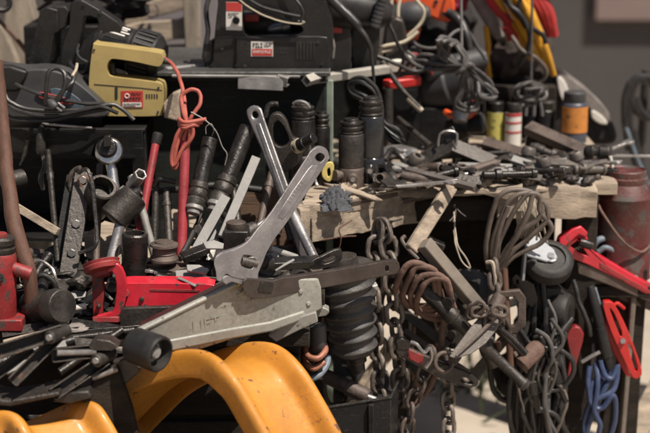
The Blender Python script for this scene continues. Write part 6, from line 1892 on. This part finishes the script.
tu = one('iron_tube', 'short iron tube lying in the scrap', 'tube', MB().pipe((-.05, 0, .011), (.05, 0, .011), .011, .008, 18), 'iron', GT, org=O, bev=.0006)
scatter(tu, [(step_spot(.68), (0, rnd.uniform(-.3, .3), rnd.uniform(0, 6.28))) for _ in range(8)] + [(table_spot(.01), (0, rnd.uniform(-.25, .25), rnd.uniform(0, 6.28))) for _ in range(12)])

# ---- dark things packed behind the hanging tools
def belt(label, c, rx, ry, Y, r, mat='rub', tilt=.4, name='drive_belt'):
    pl = [(c[0] + rx * math.cos(a) + rx * .25 * math.sin(2 * a + tilt), c[1] + ry * math.sin(a), Y + .03 * math.sin(a + tilt)) for a in (2 * math.pi * k / 12 for k in range(12))]
    return one(name, label, 'belt', px_tube(pl, r, n=8, closed=True), mat)


belt('black drive belt hanging behind the two chain strands', (392, 330), 16, 62, .16, .0065)
belt('black drive belt hanging behind the T bar and trowel', (462, 330), 20, 58, .20, .0065)
belt('narrow brown drive belt hanging between the chains and the T bar', (424, 336), 12, 52, .14, .005, 'rust')
belt('wide black drive belt hanging behind the small hammer', (508, 340), 18, 60, .20, .007)
belt('black drive belt looped under the bellows by the tray', (338, 372), 14, 34, .06, .006)
for k, (a, b, w_, m_, lb) in enumerate([
        ((396, 306, .12), (448, 346, .10), .020, 'dark2', 'dark flat bar slanting behind the rusty coil and chain'),
        ((404, 330, .10), (468, 372, .08), .012, 'iron', 'brown flat bar slanting above the dark bar wrench'),
        ((452, 322, .12), (520, 300, .14), .018, 'dark2', 'dark bar lying crosswise behind the small rusty links'),
        ((474, 300, .12), (530, 346, .10), .016, 'iron', 'rusty bar slanting beside the small hammer shaft'),
        ((432, 392, .12), (398, 340, .14), .022, 'dark', 'black bar hanging behind the pale worn chain'),
        ((470, 380, .16), (512, 330, .14), .024, 'dark', 'black bar leaning behind the dark round cup'),
        ((330, 330, .10), (352, 400, .06), .03, 'dark', 'black flat bar hanging behind the bellows stem')]):
    one('hanging_bar', lb, 'bar', MB().bar(P(*a), P(*b), w_, .008), m_, bev=.0015)
t = thing('hanging_pulley', 'dark iron pulley wheel hanging behind the T bar band', 'pulley', P(452, 350, .14))
MB().lathe(P(456, 332, .16), P(452, 334, .12), [(0, .01), (0, .032), (.15, .034), (.3, .028), (.5, .024), (.7, .028), (.85, .034), (1, .032), (1, .01)], 32).build('rim', 'dark2', t)
MB().cyl(P(457, 331, .17), P(451, 335, .105), .009, 14).build('axle', 'iron', t)
t = thing('hanging_clamp', 'rusty G-clamp hanging between the trowel and flex bundles', 'clamp', P(502, 330, .08))
MB().prism([(500, 292), (520, 290), (526, 298), (526, 326), (518, 334), (500, 332), (500, 326), (514, 326), (518, 320), (518, 302), (514, 297), (500, 298)], .10, .014, sub=1).build('frame', 'iron', t, bev=.002)
MB().cyl(P(505, 340, .107), P(505, 304, .107), .0048, 12).build('screw', 'dark2', t)
# ---- larger tools lying along the table front
def iron_tool(nm, label, ct, a, b, prof, mat, n=16):
    return one(nm, label, ct, MB().lathe(P(*a), P(*b), prof, n), mat)


for k, (a, b, r_, m_, lb) in enumerate([
        ((376, 186, .17), (432, 178, .24), .009, 'dark', 'dark round bar lying along the beam behind the crumpled rag'),
        ((430, 184, .20), (480, 176, .26), .011, 'dark2', 'stout grimy bar lying along the split board'),
        ((452, 170, .30), (520, 172, .28), .009, 'dark', 'dark rod lying below the half open scissor jack'),
        ((520, 178, .25), (580, 170, .30), .010, 'dark2', 'grimy rod lying near the orange clip'),
        ((540, 172, .32), (600, 178, .26), .012, 'iron', 'brown pipe lying at the table end under the knuckle'),
        ((392, 176, .26), (372, 192, .14), .006, 'steel', 'bright short rod at the foot of the tall jack')]):
    iron_tool('iron_bar', lb, 'bar', a, b, [(0, r_ * .8), (.03, r_), (.3, r_), (.32, r_ * 1.5), (.45, r_ * 1.5), (.47, r_), (.97, r_), (1, r_ * .7)], m_)
for k, (x, y, lb) in enumerate([(410, 186, 'black pliers lying on the planks beyond the crumpled rag'), (486, 180, 'black pliers lying on the split board under the scissor jack'), (556, 180, 'black pliers lying near the table end')]):
    c = G(x, y - 3, TZ + .012)
    t = thing('pliers', lb, 'pliers', c)
    for sg in (-1, 1):
        MB().tube([c + V((-.08, sg * .026, 0)), c + V((-.045, sg * .024, .003)), c + V((-.01, sg * .006, .004)), c + V((.012, -sg * .007, .004)), c + V((.045, -sg * .003, .002))], [.0055, .0065, .0055, .007, .003], 8, 4).build('grip', 'dark', t)
    MB().cyl(c + V((0, 0, -.004)), c + V((0, 0, .013)), .008, 14, .001).build('pivot', 'steel', t)
for k, (a, b, lb) in enumerate([((350, 200, .08), (396, 191, .16), 'bent dark iron strap on the beam beside the crumpled rag'), ((402, 198, .16), (446, 190, .20), 'dark angle strip lying over the broken beam edge'), ((538, 190, .20), (590, 184, .22), 'rusty angle strip on the right beam top')]):
    one('angle_strip', lb, 'strip', MB().channel(P(*a), P(*b), .016, .010, .002, V((0, -.4, 1))), 'iron', bev=.0006)

GG = 'pale flecks added for lit bits in the bin'
bs = one('lit_fleck', 'small pale scrap added as a lit fleck among the bin tools', 'scrap', MB().poly([(-.018, -.008, 0), (.02, -.010, 0), (.026, .002, 0), (.006, .011, 0), (-.02, .007, 0)], V((0, 0, .005))), 'galv', GG, org=O, bev=.001)  # pale colour stands in for sunlit bits in the bin
sp_ = []
for x, y in ((66, 300), (74, 296), (84, 303), (92, 298), (99, 306), (72, 312), (90, 316), (60, 318), (196, 270), (188, 284), (212, 246), (226, 262), (170, 286), (248, 262), (274, 258), (286, 266), (44, 316), (30, 322), (106, 296), (118, 270)):
    sp_.append((P(x, y, rnd.uniform(-.19, -.13)), (rnd.uniform(.2, .9), rnd.uniform(-.4, .4), rnd.uniform(0, 6.28))))
scatter(bs, sp_)

GE = 'greasy bits along the broken table edge'
ge = one('greasy_bit', 'small greasy iron bit on the broken table edge', 'iron scrap', MB().blob((0, 0, .006), .018, .012, .010, .4, 2.0, 3, 61), 'dark2', GE, org=O, sharp=180)
sps = []
for k in range(18):
    p = (B0.lerp(B1, rnd.uniform(.12, 1)) + V((-.012 + rnd.uniform(0, .03), rnd.uniform(-.002, .05), .002))) if k % 2 else (D0.lerp(C1, rnd.random()) + V((0, rnd.uniform(-.004, .06), .005)))
    sps.append((p, rrot()))
scatter(ge, sps)

GF = 'upright fittings standing in the table pile'
ft = one('pipe_fitting', 'stepped grey steel fitting standing in the table pile', 'fitting', MB().lathe((0, 0, 0), (0, 0, .05), [(0, .016), (.05, .0175), (.35, .0175), (.38, .013), (.6, .013), (.62, .0165), (.9, .0165), (1, .013), (1, .008), (.7, .007)], 20), 'dulliron', GF, org=O)
scatter(ft, [(G(x, y, TZ + .004), (rnd.uniform(-.5, .5), rnd.uniform(-.5, .5), rnd.uniform(0, 6))) for x, y in ((408, 172), (474, 168), (524, 168), (582, 172), (546, 178))])
GJ = 'hollow machined blocks in the table pile'
bk = thing('machined_block', 'drilled grey iron block lying in the table pile', 'block', O, GJ)
MB().abox((-.03, -.018, 0), (.03, .018, .026)).build('body', 'iron', bk, bev=.004)
MB().pipe((-.01, 0, .025), (-.01, 0, .036), .013, .008, 18).build('boss', 'dulliron', bk, bev=.001)
scatter(bk, [(G(x, y, TZ + .006), (rnd.uniform(-.3, .3), rnd.uniform(-.3, .3), rnd.uniform(0, 6))) for x, y in ((464, 180), (532, 176), (590, 168))])

# long flat scrap of many shapes heaped along the table
GL = 'long iron scraps heaped on the table'
for k in range(44):
    px = rnd.uniform(384, 604)
    py = 182 - (px - 384) * .05 - abs(rnd.gauss(0, 9))
    c = G(px, py, TZ + rnd.uniform(.008, .03))
    L_ = rnd.uniform(.03, .085)
    a = rnd.gauss(0, .55)
    d = V((math.cos(a), math.sin(a), rnd.gauss(0, .14))) * L_
    m_ = rnd.choice(('dark', 'dark2', 'iron', 'dulliron', 'dark2', 'galv'))
    w_ = rnd.uniform(.012, .030)
    mb = MB()
    q = k % 4
    nr = V((rnd.gauss(0, .3), rnd.gauss(-.35, .3), 1))
    if q == 0:
        mb.channel(c - d, c + d, w_, rnd.uniform(.010, .018), .0025, nr)
    elif q == 1:
        mb.bar(c - d, c + d, w_, rnd.uniform(.004, .012), nr)
    elif q == 2:
        r_ = w_ * .42
        mb.lathe(c - d, c + d, [(0, r_ * .7), (.02, r_), (.22, r_), (.24, r_ * 1.5), (.34, r_ * 1.5), (.36, r_ * .8), (.9, r_ * .8), (.91, r_ * 1.2), (1, r_ * 1.1)], 14)
    else:
        x, y = frame(d, nr)
        e = [(-1, .3), (-.8, 1), (-.3, .8), (-.1, .35), (.6, .3), (.75, .9), (1, .7), (.85, .1), (1, -.6), (.6, -.9), (.4, -.35), (-.4, -.4), (-.85, -.9)]
        mb.poly([c + d * f + y * (w_ * .6 * g) for f, g in e], x * .006)
    one('iron_scrap', 'long piece of grimy iron lying in the heap on the plank table', 'iron scrap', mb, m_, GL, bev=.001)

# ================================================================== camera, light, world
cam = bpy.data.cameras.new('camera')
cam.sensor_width = 36
cam.lens = LENS
cam.clip_start = .05
cam.clip_end = 300
cam.dof.use_dof = True
cam.dof.focus_distance = 2.97
cam.dof.aperture_fstop = 2.3
cam.dof.aperture_blades = 7
co = bpy.data.objects.new('camera', cam)
COL.objects.link(co)
co.location = CAM
co.rotation_euler = (math.pi / 2 - PITCH, 0, 0)
SC.camera = co

to_sun = V((.40, -.36, 1.0)).normalized()
sl = bpy.data.lights.new('sun', 'SUN')
sl.energy = 5.0
sl.angle = rad(.55)
sl.color = (1, .925, .83)
so = bpy.data.objects.new('sun', sl)
COL.objects.link(so)
so.rotation_euler = to_sun.to_track_quat('Z', 'Y').to_euler()
w = bpy.data.worlds.new('World')
SC.world = w
w.use_nodes = True
nt = w.node_tree
bg = nt.nodes['Background']
sk = nt.nodes.new('ShaderNodeTexSky')
sk.sky_type = 'NISHITA'
sk.sun_disc = False
sk.sun_elevation = math.asin(to_sun.z)
sk.sun_rotation = math.atan2(to_sun.x, to_sun.y)
sk.dust_density = 2.5
nt.links.new(sk.outputs[0], bg.inputs['Color'])
bg.inputs['Strength'].default_value = .05
SC.view_settings.view_transform = 'Standard'
SC.view_settings.look = 'None'
SC.view_settings.exposure = 0.42
SC.view_settings.gamma = 1
SC.view_settings.use_curve_mapping = False
SC.cycles.use_denoising = True
for o in bpy.data.objects:
    if '_o' in o:
        del o['_o']
